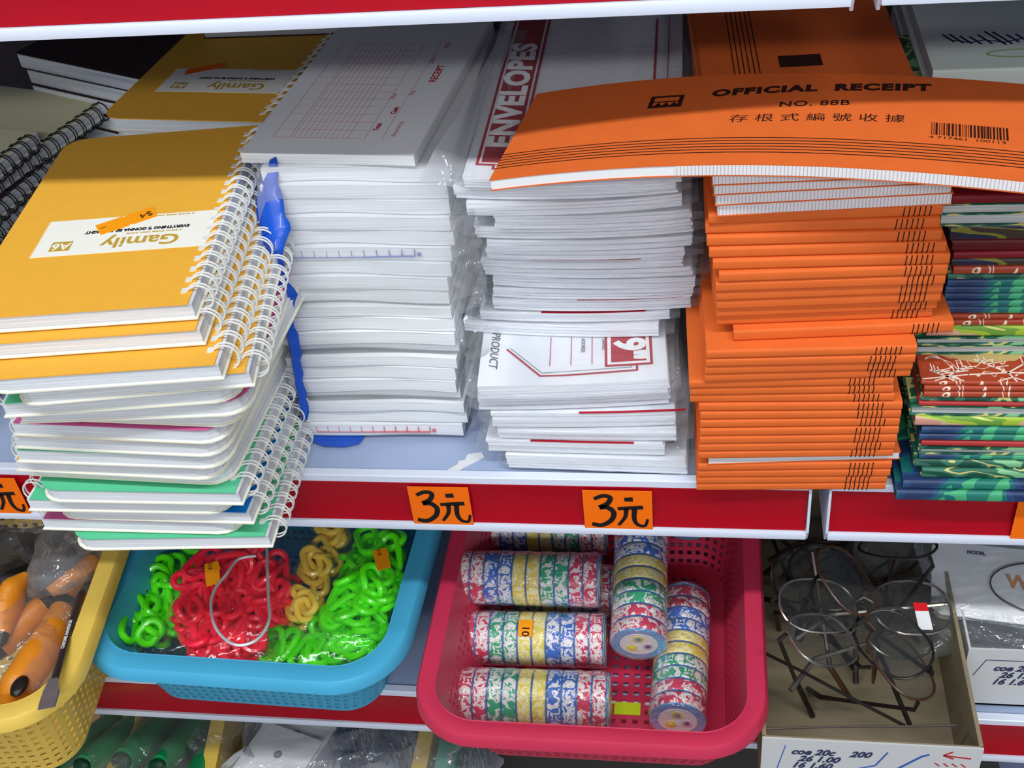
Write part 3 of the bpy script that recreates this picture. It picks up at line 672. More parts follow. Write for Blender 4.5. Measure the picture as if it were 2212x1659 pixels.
def receipt_book(label, loc, rz, w, t, out=False, group='orange receipt books in the stack', lines=0.0, hpage=False, wavy=0.0):
    o = thing('receipt_book', label, 'receipt book', loc, rz, group)
    wf = (lambda x, y: wavy * math.sin(x * 50 + 1)) if wavy else None
    MB().extr(u_profile(OD, t, flip=out), -w / 2, w / 2, 12, wf).build('cover', M_OR, o, True)
    pg = MB(); pg.slab(-w / 2 + 0.0006, w / 2 - 0.0006, 0.0009 if not out else 0.0004, OD - 0.001, 0.00055, t - 0.00055, 12, 1, wf); pg.build('page_block', M_PERF if hpage else M_PAGE, o)
    if not out:
        k = MB()
        for q in range(6):
            x = w * (0.285 + lines) + q * 0.0024
            vs = [(x, -0.00012, 0.0003), (x + 0.0005, -0.00012, 0.0003), (x + 0.0009, -0.00012, t - 0.0003), (x + 0.0004, -0.00012, t - 0.0003)]
            vs += [(a, 0.0003, c) for a, b, c in vs]
            if wf: vs = [(a, b, c + wf(a, 0)) for a, b, c in vs]
            k.add(vs, [(0, 1, 2, 3), (7, 6, 5, 4), (0, 4, 5, 1), (1, 5, 6, 2), (2, 6, 7, 3), (3, 7, 4, 0)])
        k.build('printed_lines', M_INK, o)
    return o
# (px row left, right, xl, xr, kind)  from the bottom
OB = [(1061, 1059, 1505, 1912, 's'), (1047, 1044, 1505, 1915, 's'), (1033, 1030, 1507, 1922, 's'), (1019, 1014, 1508, 1925, 's'), (1004, 992, 1530, 1942, 'p'),
      (993, 987, 1512, 1925, 's'), (977, 972, 1512, 1930, 's'), (961, 956, 1513, 1935, 's'), (944, 939, 1513, 1940, 's'), (926, 921, 1513, 1942, 's'), (908, 904, 1513, 1945, 's'), (890, 887, 1510, 1948, 's'),
      (871, 868, 1491, 1930, 's'), (856, 850, 1491, 1928, 's'), (841, 833, 1492, 1926, 's'),
      (827, 815, 1525, 1962, 's'), (811, 800, 1525, 1968, 's'), (795, 785, 1526, 1975, 's'), (777, 766, 1530, 1975, 'c'),
      (744, 713, 1586, 2055, 'x'),
      (704, 686, 1548, 2012, 's'), (688, 669, 1548, 2022, 's'), (671, 653, 1548, 2030, 's'), (652, 634, 1547, 2035, 's'), (633, 616, 1546, 2040, 's'), (612, 595, 1553, 2045, 's'), (585, 572, 1540, 2050, 's'),
      (559, 546, 1532, 2042, 's'), (534, 521, 1527, 2032, 's'), (507, 494, 1524, 2028, 's'), (487, 466, 1530, 2034, 's'),
      (470, 441, 1548, 2056, 'p'), (446, 418, 1544, 2056, 'p'), (423, 396, 1540, 2056, 'p'), (402, 380, 1537, 2050, 'p')]
z = 0.0009; nO = len(OB)
for i, (yl, yr, xl, xr, k) in enumerate(OB):
    th = OT if i < 19 else 0.0068 if k == 'x' else 0.0062 if k == 's' else 0.0066
    pl = P(xl, yl, z=z); pr = P(xr, yr, z=z); mid, a, w = place(pl, pr); w = max(0.104, min(0.114, w)); a = max(-0.02, min(0.07, a))
    desc = {'s': 'orange receipt book, lined spine outward', 'p': 'orange receipt book, white page edge outward', 'c': 'orange receipt book with crumpled corner', 'x': 'orange receipt book sticking out to the right'}[k]
    lab = f"{desc}, {'bottom one' if i == 0 else ORD[i] + ' from the bottom'} of the tall stack"
    dl = 0.0 if i < 19 else 0.03
    receipt_book(lab, (mid.x, mid.y, z), a, w, th - 0.0002, k == 'p', lines=dl + (0.02 if i % 3 == 0 else 0) * (1 if i > 5 else 0), hpage=(k == 'p' and i > 10), wavy=0.0)
    z += th
OTOP = z
k = MB()
ob = bpy.data.objects[[o.name for o in COL.objects if o.get('label', '').startswith('orange receipt book, white page edge outward')][-1]]
for q in range(6): k.box(-0.036 + q * 0.0026, -0.0354 + q * 0.0026, 0.01, OD - 0.004, 0.0064, 0.00652)
k.box(-0.012, 0.010, 0.108, 0.122, 0.0064, 0.00652)
k.build('printed_lines', M_INK, ob)
# orange books in a second pile further back
p = P(1530, 190, z=0.18)
for i in range(3):
    o = receipt_book(f"orange receipt book in the shaded rear pile, {'topmost' if i == 2 else ORD[i] + ' from the bottom'}", (0, 0, 0), 0, 0.112, 0.0055, False, 'orange receipt books in the rear pile') if False else None

# big receipt book draped over the stack
BX0, BX1 = 0.080, 0.362; BL = BX1 - BX0; BD = 0.091; BT = 0.0062
PEAK = OTOP + 0.0035
def drape(xw): return -0.62 * (xw - 0.245) ** 2 if xw < 0.245 else -0.45 * (xw - 0.245) ** 2
bb = thing('receipt_book', 'big orange receipt book lying curved across the envelopes and the orange stack, cover up', 'receipt book', (BX0, -0.003, PEAK), 0.0, None)
SH = 0.10  # the book sits slightly turned
bb.rotation_euler.z = math.radians(-8.5)
wfb = lambda x, y: drape(BX0 + x) + 0.01 * y
MB().slab(0, BL, 0.0, BD, BT - 0.0006, BT, 40, 6, wfb).slab(0, BL, 0.0, BD, 0, 0.0006, 40, 6, wfb).build('cover', M_OR, bb, True)
MB().slab(0.0006, BL - 0.0006, 0.0004, BD - 0.001, 0.0006, BT - 0.0006, 40, 6, wfb).build('page_block', M_WHITE, bb)
MB().slab(0.090, BL - 0.0006, -0.0001, 0.0006, 0.0007, BT - 0.0007, 40, 1, wfb).build('perforated_edge', M_PERF, bb)
bpy.context.view_layer.update(); binv = bb.matrix_world.inverted()
def onbook(px, py):
    q = P(px, py, z=PEAK)
    for _ in range(8):
        l = binv @ q; q = P(px, py, z=PEAK + BT + wfb(l.x, l.y))
    return binv @ q
LN = MB()
for k in range(6):
    yy = 0.0105 + k * 0.0027; LN.slab(0.0, BL, yy, yy + 0.0006, BT, BT + 0.00012, 40, 1, wfb)
LN.build('printed_lines', M_INK, bb)
TX = MB(); zt_ = BT + 0.00004
def line_text(body, p0, p1, size, bold=0, **kw):
    a_ = onbook(*p0); b_ = onbook(*p1); vs_, fs_ = text_mesh(body, size, bold=bold, **kw)
    x0_ = min(v.x for v in vs_); x1_ = max(v.x for v in vs_); s_ = (b_.x - a_.x) / (x1_ - x0_); out = []
    for v in vs_:
        u = (v.x - x0_) / (x1_ - x0_); q = Vector((a_.x + (v.x - x0_) * s_, a_.y + (b_.y - a_.y) * u + v.y, zt_ + v.z)); q.z += wfb(q.x, q.y); out.append(q)
    TX.add(out, fs_)
line_text('OFFICIAL  RECEIPT', (1538, 203), (2012, 190), 0.0092, bold=0.00055, space=1.15)
line_text('NO. 88B', (1684, 226), (1836, 222), 0.0075, space=1.1, bold=0.0001)
line_text('存 根 式 編 號 收 據', (1575, 258), (1955, 258), 0.0082)
l0 = onbook(1403, 222); l1 = onbook(1475, 218); lw = l1.x - l0.x; lh = 0.0125
yb = l0.y - lh / 2
for (a_, b_, c_, d_) in ((0, lw, 0, 0.0018), (0, lw, lh - 0.0018, lh), (0, 0.0022, 0, lh), (lw - 0.0022, lw, 0, lh)): TX.slab(l0.x + a_, l0.x + b_, yb + c_, yb + d_, BT, BT + 0.00012, 4, 1, wfb)
TX.slab(l0.x + 0.002, l0.x + lw - 0.002, yb + lh * 0.45, yb + lh * 0.52, BT, BT + 0.00012, 4, 1, wfb)
for k in range(3): TX.prism([(l0.x + 0.003 + k * 0.004, yb + 0.002), (l0.x + 0.0066 + k * 0.004, yb + 0.002), (l0.x + 0.0048 + k * 0.004, yb + 0.0055)], BT, BT + 0.00012, wf=wfb)
TX.build('cover_lettering', M_INK, bb)
BC = MB(); random.seed(3)
a_ = onbook(2012, 278); b_ = onbook(2178, 290); x = a_.x
while x < b_.x:
    w_ = random.choice((0.0003, 0.0003, 0.0006, 0.0009)); u = (x - a_.x) / (b_.x - a_.x); BC.slab(x, x + w_, a_.y - 0.0055, a_.y + 0.006, BT, BT + 0.00012, 1, 1, wfb); x += w_ + random.choice((0.0003, 0.0005, 0.0007))
add_text(BC, '4 717461  100119', 0.0036, (a_.x + b_.x) / 2 - 0.001, a_.y - 0.0078, zt_, wf=wfb, sx=1.25)
BC.build('barcode', M_INK, bb); random.seed(11)

# ------------------------------------------------------------------ patterned notebooks
TEAL = blob_mat('teal and green print', [(0, (38, 58, 98)), (0.42, (40, 72, 116)), (0.46, (26, 108, 108)), (0.50, (70, 172, 120)), (0.60, (34, 122, 106)), (0.66, (120, 190, 140))], (18, 18, 30))
GYEL = blob_mat('dark green leaf print', [(0, (24, 78, 62)), (0.44, (58, 118, 96)), (0.49, (206, 196, 120)), (0.53, (40, 104, 80)), (0.62, (130, 190, 140))], (24, 24, 70))
RUST = blob_mat('rust print with pale strokes', [(0, (168, 66, 38)), (0.55, (178, 74, 44)), (0.60, (236, 222, 204)), (0.635, (172, 70, 40))], (70, 70, 20), detail=0.5)
YGPK = blob_mat('lime and pink print', [(0, (206, 150, 130)), (0.45, (214, 178, 150)), (0.50, (168, 196, 60)), (0.60, (110, 160, 60)), (0.66, (210, 214, 120))], (16, 16, 60))
NAVY = blob_mat('navy and olive print', [(0, (40, 34, 50)), (0.46, (34, 36, 66)), (0.55, (120, 120, 40)), (0.62, (60, 50, 40))], (14, 14, 60))
MARO = mat('maroon board', (128, 20, 30), 0.45, 0.3, var=0.1); REDB = mat('brick red board', (176, 52, 52), 0.45, 0.3); DMAR = mat('dark maroon board', (92, 16, 22), 0.5)
GREYP = pages_mat('grey page edges', (170, 172, 170), (206, 208, 204))
PMAT = {'teal': TEAL, 'gyel': GYEL, 'rust': RUST, 'lime': YGPK, 'navy': NAVY, 'maroon': MARO, 'red': REDB, 'dmar': DMAR, 'pages': GREYP}
PNAME = {'teal': 'teal and blue patterned notebook', 'gyel': 'dark green leaf-patterned notebook', 'rust': 'rust notebook with white twig print', 'lime': 'lime and pink patterned notebook', 'navy': 'navy and olive patterned notebook', 'maroon': 'maroon notebook', 'red': 'brick red notebook', 'dmar': 'dark maroon notebook', 'pages': 'notebook showing its grey page edge'}
PL = [(1086, 1062, 'teal', 1935), (1060, 1040, 'teal', 1950), (1034, 1012, 'gyel', 1990), (1012, 994, 'gyel', 1975), (994, 982, 'teal', 1985), (982, 968, 'pages', 1985), (968, 954, 'red', 1990), (954, 939, 'teal', 1985), (939, 924, 'teal', 1990),
      (922, 900, 'lime', 1975), (900, 880, 'pages', 1965), (880, 870, 'red', 1985), (870, 860, 'gyel', 1990), (860, 846, 'rust', 1995), (846, 835, 'rust', 1996), (835, 826, 'rust', 1990),
      (764, 744, 'pages', 1976), (744, 728, 'pages', 1976), (728, 704, 'lime', 2000), (704, 692, 'rust', 2040), (692, 681, 'rust', 2052), (681, 664, 'teal', 2040), (664, 650, 'teal', 2040), (650, 636, 'teal', 2040), (636, 621, 'teal', 2042), (621, 606, 'teal', 2046), (606, 595, 'gyel', 2048),
      (595, 577, 'rust', 2058), (577, 560, 'navy', 2054), (560, 544, 'maroon', 2058), (544, 520, 'dmar', 2055), (520, 488, 'navy', 2050), (488, 464, 'pages', 2026), (464, 443, 'pages', 2030), (443, 424, 'maroon', 2055)]
z = 0.0009
for i, (pb, pt, kind, xl) in enumerate(PL):
    th = (pb - pt) * (0.00031 if i < 16 else 0.000295)
    q = P(2100, pb, z=z); ql = P(xl, pb, z=z); w = 0.158; DP = 0.118 if i == len(PL) - 1 else 0.20
    lab = f"{PNAME[kind]}, {'bottom one' if i == 0 else ORD[i] + ' from the bottom'} of its stack"
    t = thing('notebook', lab, 'notebook', (ql.x + w / 2, q.y, z), random.uniform(-0.012, 0.012), 'patterned notebooks at the right end')
    out = kind == 'pages'; D = DP
    MB().extr([(D - 0.0 if False else (D - y if out else y), zz) for y, zz in u_profile(D, th - 0.0002, 0.0006, min(0.0022, th * 0.4))], -w / 2, w / 2, 1).build('cover', PMAT[kind] if not out else GYEL, t, True)
    MB().box(-w / 2 + 0.0012, w / 2 - 0.0012, 0.0015, D - 0.0015, 0.0007, th - 0.0009).build('page_block', GREYP, t)
    if i == 15:   # twig print on the exposed cover
        tw = MB(); zz = th - 0.0002; base = [(-0.078, 0.002), (-0.055, 0.006), (-0.035, 0.008), (-0.010, 0.008), (0.02, 0.011), (0.05, 0.009)]
        quadstrip(tw, base, 0.0009, zz)
        for bx, by, L_ in ((-0.066, 0.004, 0.012), (-0.035, 0.008, 0.024), (0.0, 0.009, 0.016), (0.03, 0.01, 0.02)):
            for sg in (-1, 1):
                e = (bx + L_ * 0.9 * (1 if sg > 0 else -0.7), by + L_ * 0.75 if sg > 0 else by + L_ * 0.45); quadstrip(tw, [(bx, by), e], 0.0009, zz)
                for f_ in (0.4, 0.65, 0.85):
                    m_ = (bx + (e[0] - bx) * f_, by + (e[1] - by) * f_); quadstrip(tw, [m_, (m_[0] + 0.007, m_[1] + 0.0016)], 0.0006, zz); quadstrip(tw, [m_, (m_[0] - 0.0005, m_[1] + 0.006)], 0.0006, zz)
            quadstrip(tw, [(bx, by), (bx + 0.003, 0.0008)], 0.0009, zz); quadstrip(tw, [(bx + 0.002, 0.004), (bx + 0.008, 0.0008)], 0.0008, zz); quadstrip(tw, [(bx + 0.001, 0.004), (bx - 0.006, 0.0008)], 0.0008, zz)
        tw.build('twig_print', mat('pale print', (238, 224, 206), 0.5), t)
        bp = MB(); bp.prism([(-0.078, 0.026), (-0.05, 0.016), (-0.03, 0.018), (-0.015, 0.030), (0.01, 0.030), (0.03, 0.02), (0.07, 0.022), (0.07, 0.06), (-0.078, 0.06)], zz - 0.0001, zz + 0.00005); bp.build('ochre_patch', mat('ochre print', (196, 170, 110), 0.5), t)
    z += th
PTOP = z
# rear of the shelf, right side
for i in range(2):
    MBt = None
def flat_pile(cx, cy, w, d, n, th, lab, m, cat, name, grp, rz=0.0, z0=0.0009, pm=None):
    last = None
    for i in range(n):
        t = thing(name, f"{lab}, {'topmost' if i == n - 1 else ORD[i] + ' from the bottom'} of its pile", cat, (cx + random.uniform(-0.0015, 0.0015), cy + random.uniform(-0.0015, 0.0015), z0 + i * th), rz, grp)
        MB().extr(u_profile(d, th - 0.0003, 0.0006, 0.0014), -w / 2, w / 2, 1).build('cover', m, t, True)
        MB().box(-w / 2 + 0.0008, w / 2 - 0.0008, 0.0012, d - 0.001, 0.0007, th - 0.001).build('page_block', pm or M_PAGE, t)
        last = t
    return last
lt = flat_pile(0.3560, 0.128, 0.105, 0.16, 15, 0.0126, 'white covered pad in the shaded rear corner', mat('greenish white cover', (214, 226, 216), 0.5), 'pad', 'writing_pad', 'white covered pads in the rear corner')
k = MB()
for q_, (x_, y_, l_) in enumerate([(-0.040, 0.036, 0.010), (-0.036, 0.034, 0.012), (-0.031, 0.033, 0.010), (-0.026, 0.032, 0.010), (-0.021, 0.032, 0.012), (-0.016, 0.030, 0.018), (-0.012, 0.031, 0.016), (-0.006, 0.033, 0.010), (-0.001, 0.033, 0.010), (0.004, 0.034, 0.008), (0.011, 0.031, 0.018)]):
    quadstrip(k, [(x_ + l_ * 0.35, y_), (x_ - l_ * 0.1, y_ + l_)], 0.0014, 0.0124)
quadstrip(k, [(-0.037, 0.038), (-0.028, 0.034), (-0.02, 0.037), (-0.01, 0.033), (0.0, 0.037), (0.008, 0.033)], 0.0010, 0.01242); k.build('handwriting', mat('navy ink', (26, 34, 70), 0.5), lt)
k = MB(); k.tube([(-0.0 + 0.022 * math.cos(a * 0.3927), 0.018 + 0.005 * math.sin(a * 0.3927), 0.0124) for a in range(16)], 0.0006, 4, True, 0.2); k.build('green_oval_print', mat('olive ink', (110, 130, 90), 0.6), lt)

# ------------------------------------------------------------------ fallen tab
q = [(966, 1012), (968, 1020), (985, 1020), (1000, 1008), (1046, 984), (1040, 974), (1010, 978), (1004, 990), (990, 993), (988, 1000)]
q = [P(a, b, z=0.0008) for a, b in q]
tag(MB().prism([(p_.x, p_.y) for p_ in q][::-1], -0.0010, -0.0002).build('hang_tab', mat('white plastic', (228, 230, 232), 0.4), None), 'small white plastic tab lying on the shelf before the envelopes', 'tab')

# ------------------------------------------------------------------ baskets
def basket(label, cx, cy, w, d, ztop, zbot, tw, td, r, col, rz=0.0, cell=0.0031, rimw=0.014, band=0.018, shiftb=(0, 0), mname='basket plastic', slots=1.0):
    """w, d: inner size at the rim; tw, td: how much smaller the bottom is"""
    t = thing('plastic_basket', label, 'basket', (cx, cy, zbot), rz); H = ztop - zbot
    m = mat(mname, col, 0.38, 0.4, var=0.04, vscale=30)
    w2, d2, r2 = w - tw, d - td, max(0.008, r - 0.008)
    per = 2 * (w2 + d2) - 8 * r2 + 2 * math.pi * r2; ncol = int(per / cell) // 2 * 2; A = rrect(w, d, r, n=ncol); B = rrect(w2, d2, r2, n=ncol, cx=shiftb[0], cy=shiftb[1])
    nb = 2; nr = max(4, int((H - band) / (cell * slots))) // 2 * 2 + 1
    zs = [H - band * k / nb for k in range(nb + 1)] + [H - band - (H - band) * (k + 1) / nr for k in range(nr)]
    vs = []; fs = []
    for z_ in zs:
        f = z_ / H; f = f if f > 0.12 else f * 0.8
        for a, b in zip(A, B): vs.append((b[0] + (a[0] - b[0]) * f, b[1] + (a[1] - b[1]) * f, z_))
    for j in range(len(zs) - 1):
        for i in range(ncol):
            if j >= nb and (j - nb) % 2 == 1 and i % 2 == 1 and j < len(zs) - 2: continue
            fs.append((j * ncol + i, (j + 1) * ncol + i, (j + 1) * ncol + (i + 1) % ncol, j * ncol + (i + 1) % ncol))
    o = MB().add(vs, fs).build('side_wall', m, t, False); md = o.modifiers.new('s', 'SOLIDIFY'); md.thickness = 0.0014; md.offset = 0
    # rim
    prof = [(0, 0), (rimw * 0.5, 0.0016), (rimw * 0.85, 0.0008), (rimw, -0.0018), (rimw * 1.06, -0.009), (rimw * 0.98, -0.009), (rimw * 0.90, -0.003), (0, -0.002)]
    n = ncol // 2; rings = []
    for off, zz in prof: rings.append([(x, y, H + zz) for x, y in rrect(w + 2 * off, d + 2 * off, r + off, n=n)])
    vs = [p_ for ring in rings for p_ in ring]; fs = []; m_ = len(prof)
    for j in range(m_):
        for i in range(n): fs.append((j * n + i, ((j + 1) % m_) * n + i, ((j + 1) % m_) * n + (i + 1) % n, j * n + (i + 1) % n))
    MB().add(vs, [f[::-1] for f in fs]).build('rim', m, t, True)
    # bottom with grid holes
    g = MB(); st = 0.0075; h = 0.0034; bx, by = w2 / 2 - r2 * 0.5, d2 / 2 - r2 * 0.5; z0, z1 = 0.0, 0.0014
    x = -bx
    xs = [(-w2 / 2 + 0.001, -bx)]; nxh = int(2 * bx / st); nyh = int(2 * by / st)
    for i in range(nxh + 1):
        xa = -bx + i * 2 * bx / nxh; g.box(shiftb[0] + xa - (st - h) / 2, shiftb[0] + xa + (st - h) / 2, shiftb[1] - by - 0.002, shiftb[1] + by + 0.002, z0, z1)
    for j in range(nyh + 1):
        ya = -by + j * 2 * by / nyh; g.box(shiftb[0] - bx - 0.002, shiftb[0] + bx + 0.002, shiftb[1] + ya - (st - h) / 2, shiftb[1] + ya + (st - h) / 2, z0 + 0.0001, z1 - 0.0001)
    e = rrect(w2 - 0.001, d2 - 0.001, r2, n=64, cx=shiftb[0], cy=shiftb[1]); e2 = rrect(2 * bx - 0.006, 2 * by - 0.006, 0.003, n=64, cx=shiftb[0], cy=shiftb[1])
    vs = [(x_, y_, zz) for zz in (z0 + 0.0002, z1 - 0.0003) for ring in (e, e2) for x_, y_ in ring]; fs = []
    for i in range(64):
        k_ = (i + 1) % 64; fs += [(i, k_, 64 + k_, 64 + i), (128 + i, 192 + i, 192 + k_, 128 + k_)]
    g.add(vs, fs); g.build('base', m, t)
    return t
SC = -0.212
pink = basket('pink-red plastic basket full of patterned tape rolls', 0.1125, 0.041, 0.198, 0.224, -0.140, SC + 0.0008, 0.030, 0.050, 0.030, (206, 52, 84), 0.0, rimw=0.012, mname='pink red plastic', shiftb=(0.003, 0.0))
blue = basket('light blue plastic basket holding bags of coloured chain', -0.1250, 0.062, 0.203, 0.190, -0.140, SC + 0.0008, 0.032, 0.034, 0.034, (74, 176, 216), math.radians(-1.5), rimw=0.015, mname='light blue plastic')
yel = basket('yellow plastic basket holding orange-handled tools at the left edge', -0.329, 0.002, 0.180, 0.200, -0.122, SC + 0.0008, 0.030, 0.024, 0.034, (240, 204, 92), math.radians(7), mname='yellow plastic', cell=0.0036)

# ------------------------------------------------------------------ tape packs in the pink basket
def marble(name, c, bg=(236, 230, 228)):
    return blob_mat(name, [(0, c), (0.46, c), (0.49, bg), (0.56, c), (0.58, bg)], (180, 180, 180), 0.4, 1.2, 1.0)
TC = {'red': marble('red marbled tape', (206, 48, 84)), 'blue': marble('blue marbled tape', (44, 104, 196)), 'green': marble('green marbled tape', (34, 160, 110)), 'yellow': marble('yellow marbled tape', (226, 204, 84), (240, 230, 170))}
M_CORE = mat('blue liner', (40, 100, 170), 0.4); TR, TWD = 0.0188, 0.0100
def roll_meshes():
    d = {}
    prof = [(0.0, -TWD / 2 + 0.0004), (TR - 0.0012, -TWD / 2 + 0.0004), (TR - 0.0004, -TWD / 2 + 0.0009), (TR, -TWD / 2 + 0.002), (TR, TWD / 2 - 0.002), (TR - 0.0004, TWD / 2 - 0.0009), (TR - 0.0012, TWD / 2 - 0.0004), (0.0, TWD / 2 - 0.0004)]
    for k, m in TC.items(): d[k] = MB().lathe(prof, n=40).mesh('tape_roll', m, True)
    d['liner'] = MB().lathe([(0, -0.0005), (TR - 0.0006, -0.0005), (TR - 0.0006, 0.0005), (0, 0.0005)], n=40).mesh('liner_disc', M_CORE, True)
    return d
RM = roll_meshes()
def tape_pack(label, c, ax, order, disc=True, sticker=None, n=10):
    """c: middle, ax: axis direction"""
    ax = Vector(ax).normalized(); t = thing('tape_pack', label, 'tape rolls', c, 0, 'shrink-wrapped packs of patterned tape'); L = n * TWD
    t.rotation_euler = ax.to_track_quat('X', 'Z').to_euler()
    for k in range(n):
        o = part(RM[order[k]], 'tape_roll', t, f"{order[k]} marbled tape roll"); o.location = (-L / 2 + (k + 0.5) * TWD, 0, 0); o.rotation_euler = (random.uniform(0, 6.28), 0, 0)
    for k in range(1, n):
        o = part(RM['liner'], 'liner_disc', t); o.location = (-L / 2 + k * TWD, 0, 0)
    for sg in (-1, 1):
        MB().lathe([(0, 0), (TR - 0.0002, 0), (TR - 0.0002, 0.0008), (0, 0.0008)], Matrix.Translation((sg * (L / 2 + 0.0004) - 0.0004, 0, 0))).build('end_card', mat('blue end card', (92, 160, 214), 0.4), t)
        MB().lathe([(0, 0), (TR * 0.68, 0), (TR * 0.68, 0.0003), (0, 0.0003)], Matrix.Translation((sg * (L / 2 + 0.001) - 0.00015, 0, 0))).build('white_disc', M_WHITE, t)
        for q_, (an, c1_, c2_) in enumerate(((1.57, (224, 220, 90), (60, 130, 190)), (3.5, (210, 200, 210), (90, 50, 120)), (5.5, (232, 214, 70), (240, 220, 90)))):
            yy, zz = 0.0065 * math.cos(an), 0.0065 * math.sin(an)
            b = MB().lathe([(0, 0), (0.0038, 0), (0.0038, 0.0003), (0, 0.0003)], Matrix.Translation((sg * (L / 2 + 0.0013) - 0.00015, yy, zz)), 16).build('printed_dot', mat('dot %d' % (q_), c1_, 0.4), t)
            MB().lathe([(0, 0), (0.0019, 0), (0.0019, 0.0003), (0, 0.0003)], Matrix.Translation((sg * (L / 2 + 0.0016) - 0.00015, yy, zz)), 12).build('dot_centre', mat('dotc %d' % (q_), c2_, 0.4), b)
    R = TR + 0.0007
    pr = [(0.004, -L / 2 - 0.0028), (R * 0.6, -L / 2 - 0.0026), (R - 0.001, -L / 2 - 0.0022), (R + 0.0002, -L / 2)] + [(R + 0.0003 * math.sin(k * 2.1), -L / 2 + L * k / 20) for k in range(1, 20)] + [(R + 0.0002, L / 2), (R - 0.001, L / 2 + 0.0022), (R * 0.6, L / 2 + 0.0026), (0.004, L / 2 + 0.0028)]
    MB().lathe(pr, n=40).build('shrink_wrap', film_mat('shrink film', 0.04, 0.30, 120.0, bstr=0.35), t, True)
    if sticker:
        u, an = sticker; M = Matrix.Rotation(an, 4, 'X'); s_ = MB(); vs = []; fs = []
        for i in range(7):
            th = (i - 3) * 0.10
            for x_ in (-0.005, 0.005): 
                for rr_ in (R + 0.0005, R + 0.0008): vs.append(M @ Vector((u + x_, rr_ * math.sin(th), rr_ * math.cos(th))))
        for i in range(6):
            a_ = i * 4; b_ = a_ + 4; fs += [(a_ + 1, a_ + 3, b_ + 3, b_ + 1), (a_, b_, b_ + 2, a_ + 2), (a_, a_ + 1, b_ + 1, b_), (a_ + 2, b_ + 2, b_ + 3, a_ + 3)]
        fs += [(0, 2, 3, 1), (24, 25, 27, 26)]
        so = s_.add(vs, fs).build('price_sticker', M_FLUO2, t, label='orange price sticker')
        vs_, fs_ = text_mesh('10', 0.0075, bold=0.0001); an2 = -0.12
        g = MB().add([M @ Vector((u + v.y * 1, (R + 0.0009) * math.sin(an2 - v.x / R), (R + 0.0009) * math.cos(an2 - v.x / R))) for v in vs_], fs_); g.build('price_figures', M_INK, so)
    return t
O1 = ['red', 'red', 'green', 'green', 'yellow', 'yellow', 'blue', 'blue', 'red', 'red']; O2 = ['red', 'red', 'blue', 'blue', 'yellow', 'yellow', 'green', 'green', 'red', 'red']
ZB = SC + 0.0024 + TR + 0.001
def mid_of(a, b, z): return (P(*a, z=z) + P(*b, z=z)) / 2
c = P(1153, 1500, z=ZB + 0.004); tape_pack('tape pack lying across the front of the pink basket', (c.x, c.y - 0.000, ZB), (1, 0.015, 0), O1)
c2 = P(1153, 1374, z=ZB + 0.004); tape_pack('tape pack with orange 10 sticker, second from the basket front', (c2.x, max(c2.y, c.y + 0.0415), ZB + 0.001), (1, 0.02, 0), O1, sticker=(-0.004, 0.30))
c4 = Vector((c2.x + 0.012, c2.y + 0.044, ZB)); tape_pack('mostly hidden tape pack below the third row', (c4.x, c4.y + 0.004, ZB), (1, 0.0, 0), O1)
c3 = P(1142, 1250, z=ZB + 0.030); tape_pack('tape pack raised on others, third from the basket front', (c3.x, c3.y, ZB + 0.030), (1, 0.01, 0), O2)
c5 = P(1165, 1160, z=ZB + 0.012); tape_pack('rearmost crosswise tape pack in shade under the shelf', (c5.x, c5.y + 0.014, ZB + 0.006), (1, 0.0, 0), O2)
O3 = ['red', 'red', 'green', 'green', 'yellow', 'yellow', 'blue', 'blue', 'red', 'red']
f0 = P(1378, 1385, z=ZB + 0.022); tape_pack('tape pack pointing at the viewer with its round dotted end showing', (f0.x + 0.000, f0.y + 0.044, ZB + 0.034), (-0.02, 1, 0.14), O3)
f1 = P(1472, 1560, z=ZB); tape_pack('tape pack lying along the right wall of the pink basket', (f1.x - 0.001, f1.y + 0.052, ZB + 0.001), (0.03, 1, 0.02), ['red', 'red', 'green', 'green', 'yellow', 'yellow', 'blue', 'blue', 'red', 'red'])
f2 = P(1478, 1165, z=ZB + 0.03); tape_pack('rear tape pack in shade with white dotted end', (f2.x + 0.004, f2.y + 0.058, ZB + 0.03), (0.05, 1, 0.0), O3, n=8)
q = P(1355, 1530, z=SC + 0.003); tag(MB().box(q.x - 0.009, q.x + 0.009, q.y - 0.005, q.y + 0.005, SC + 0.0024, SC + 0.0028).build('price_sticker', mat('lime sticker', (206, 222, 30), 0.5), None), 'lime yellow sticker on the floor of the pink basket', 'sticker')

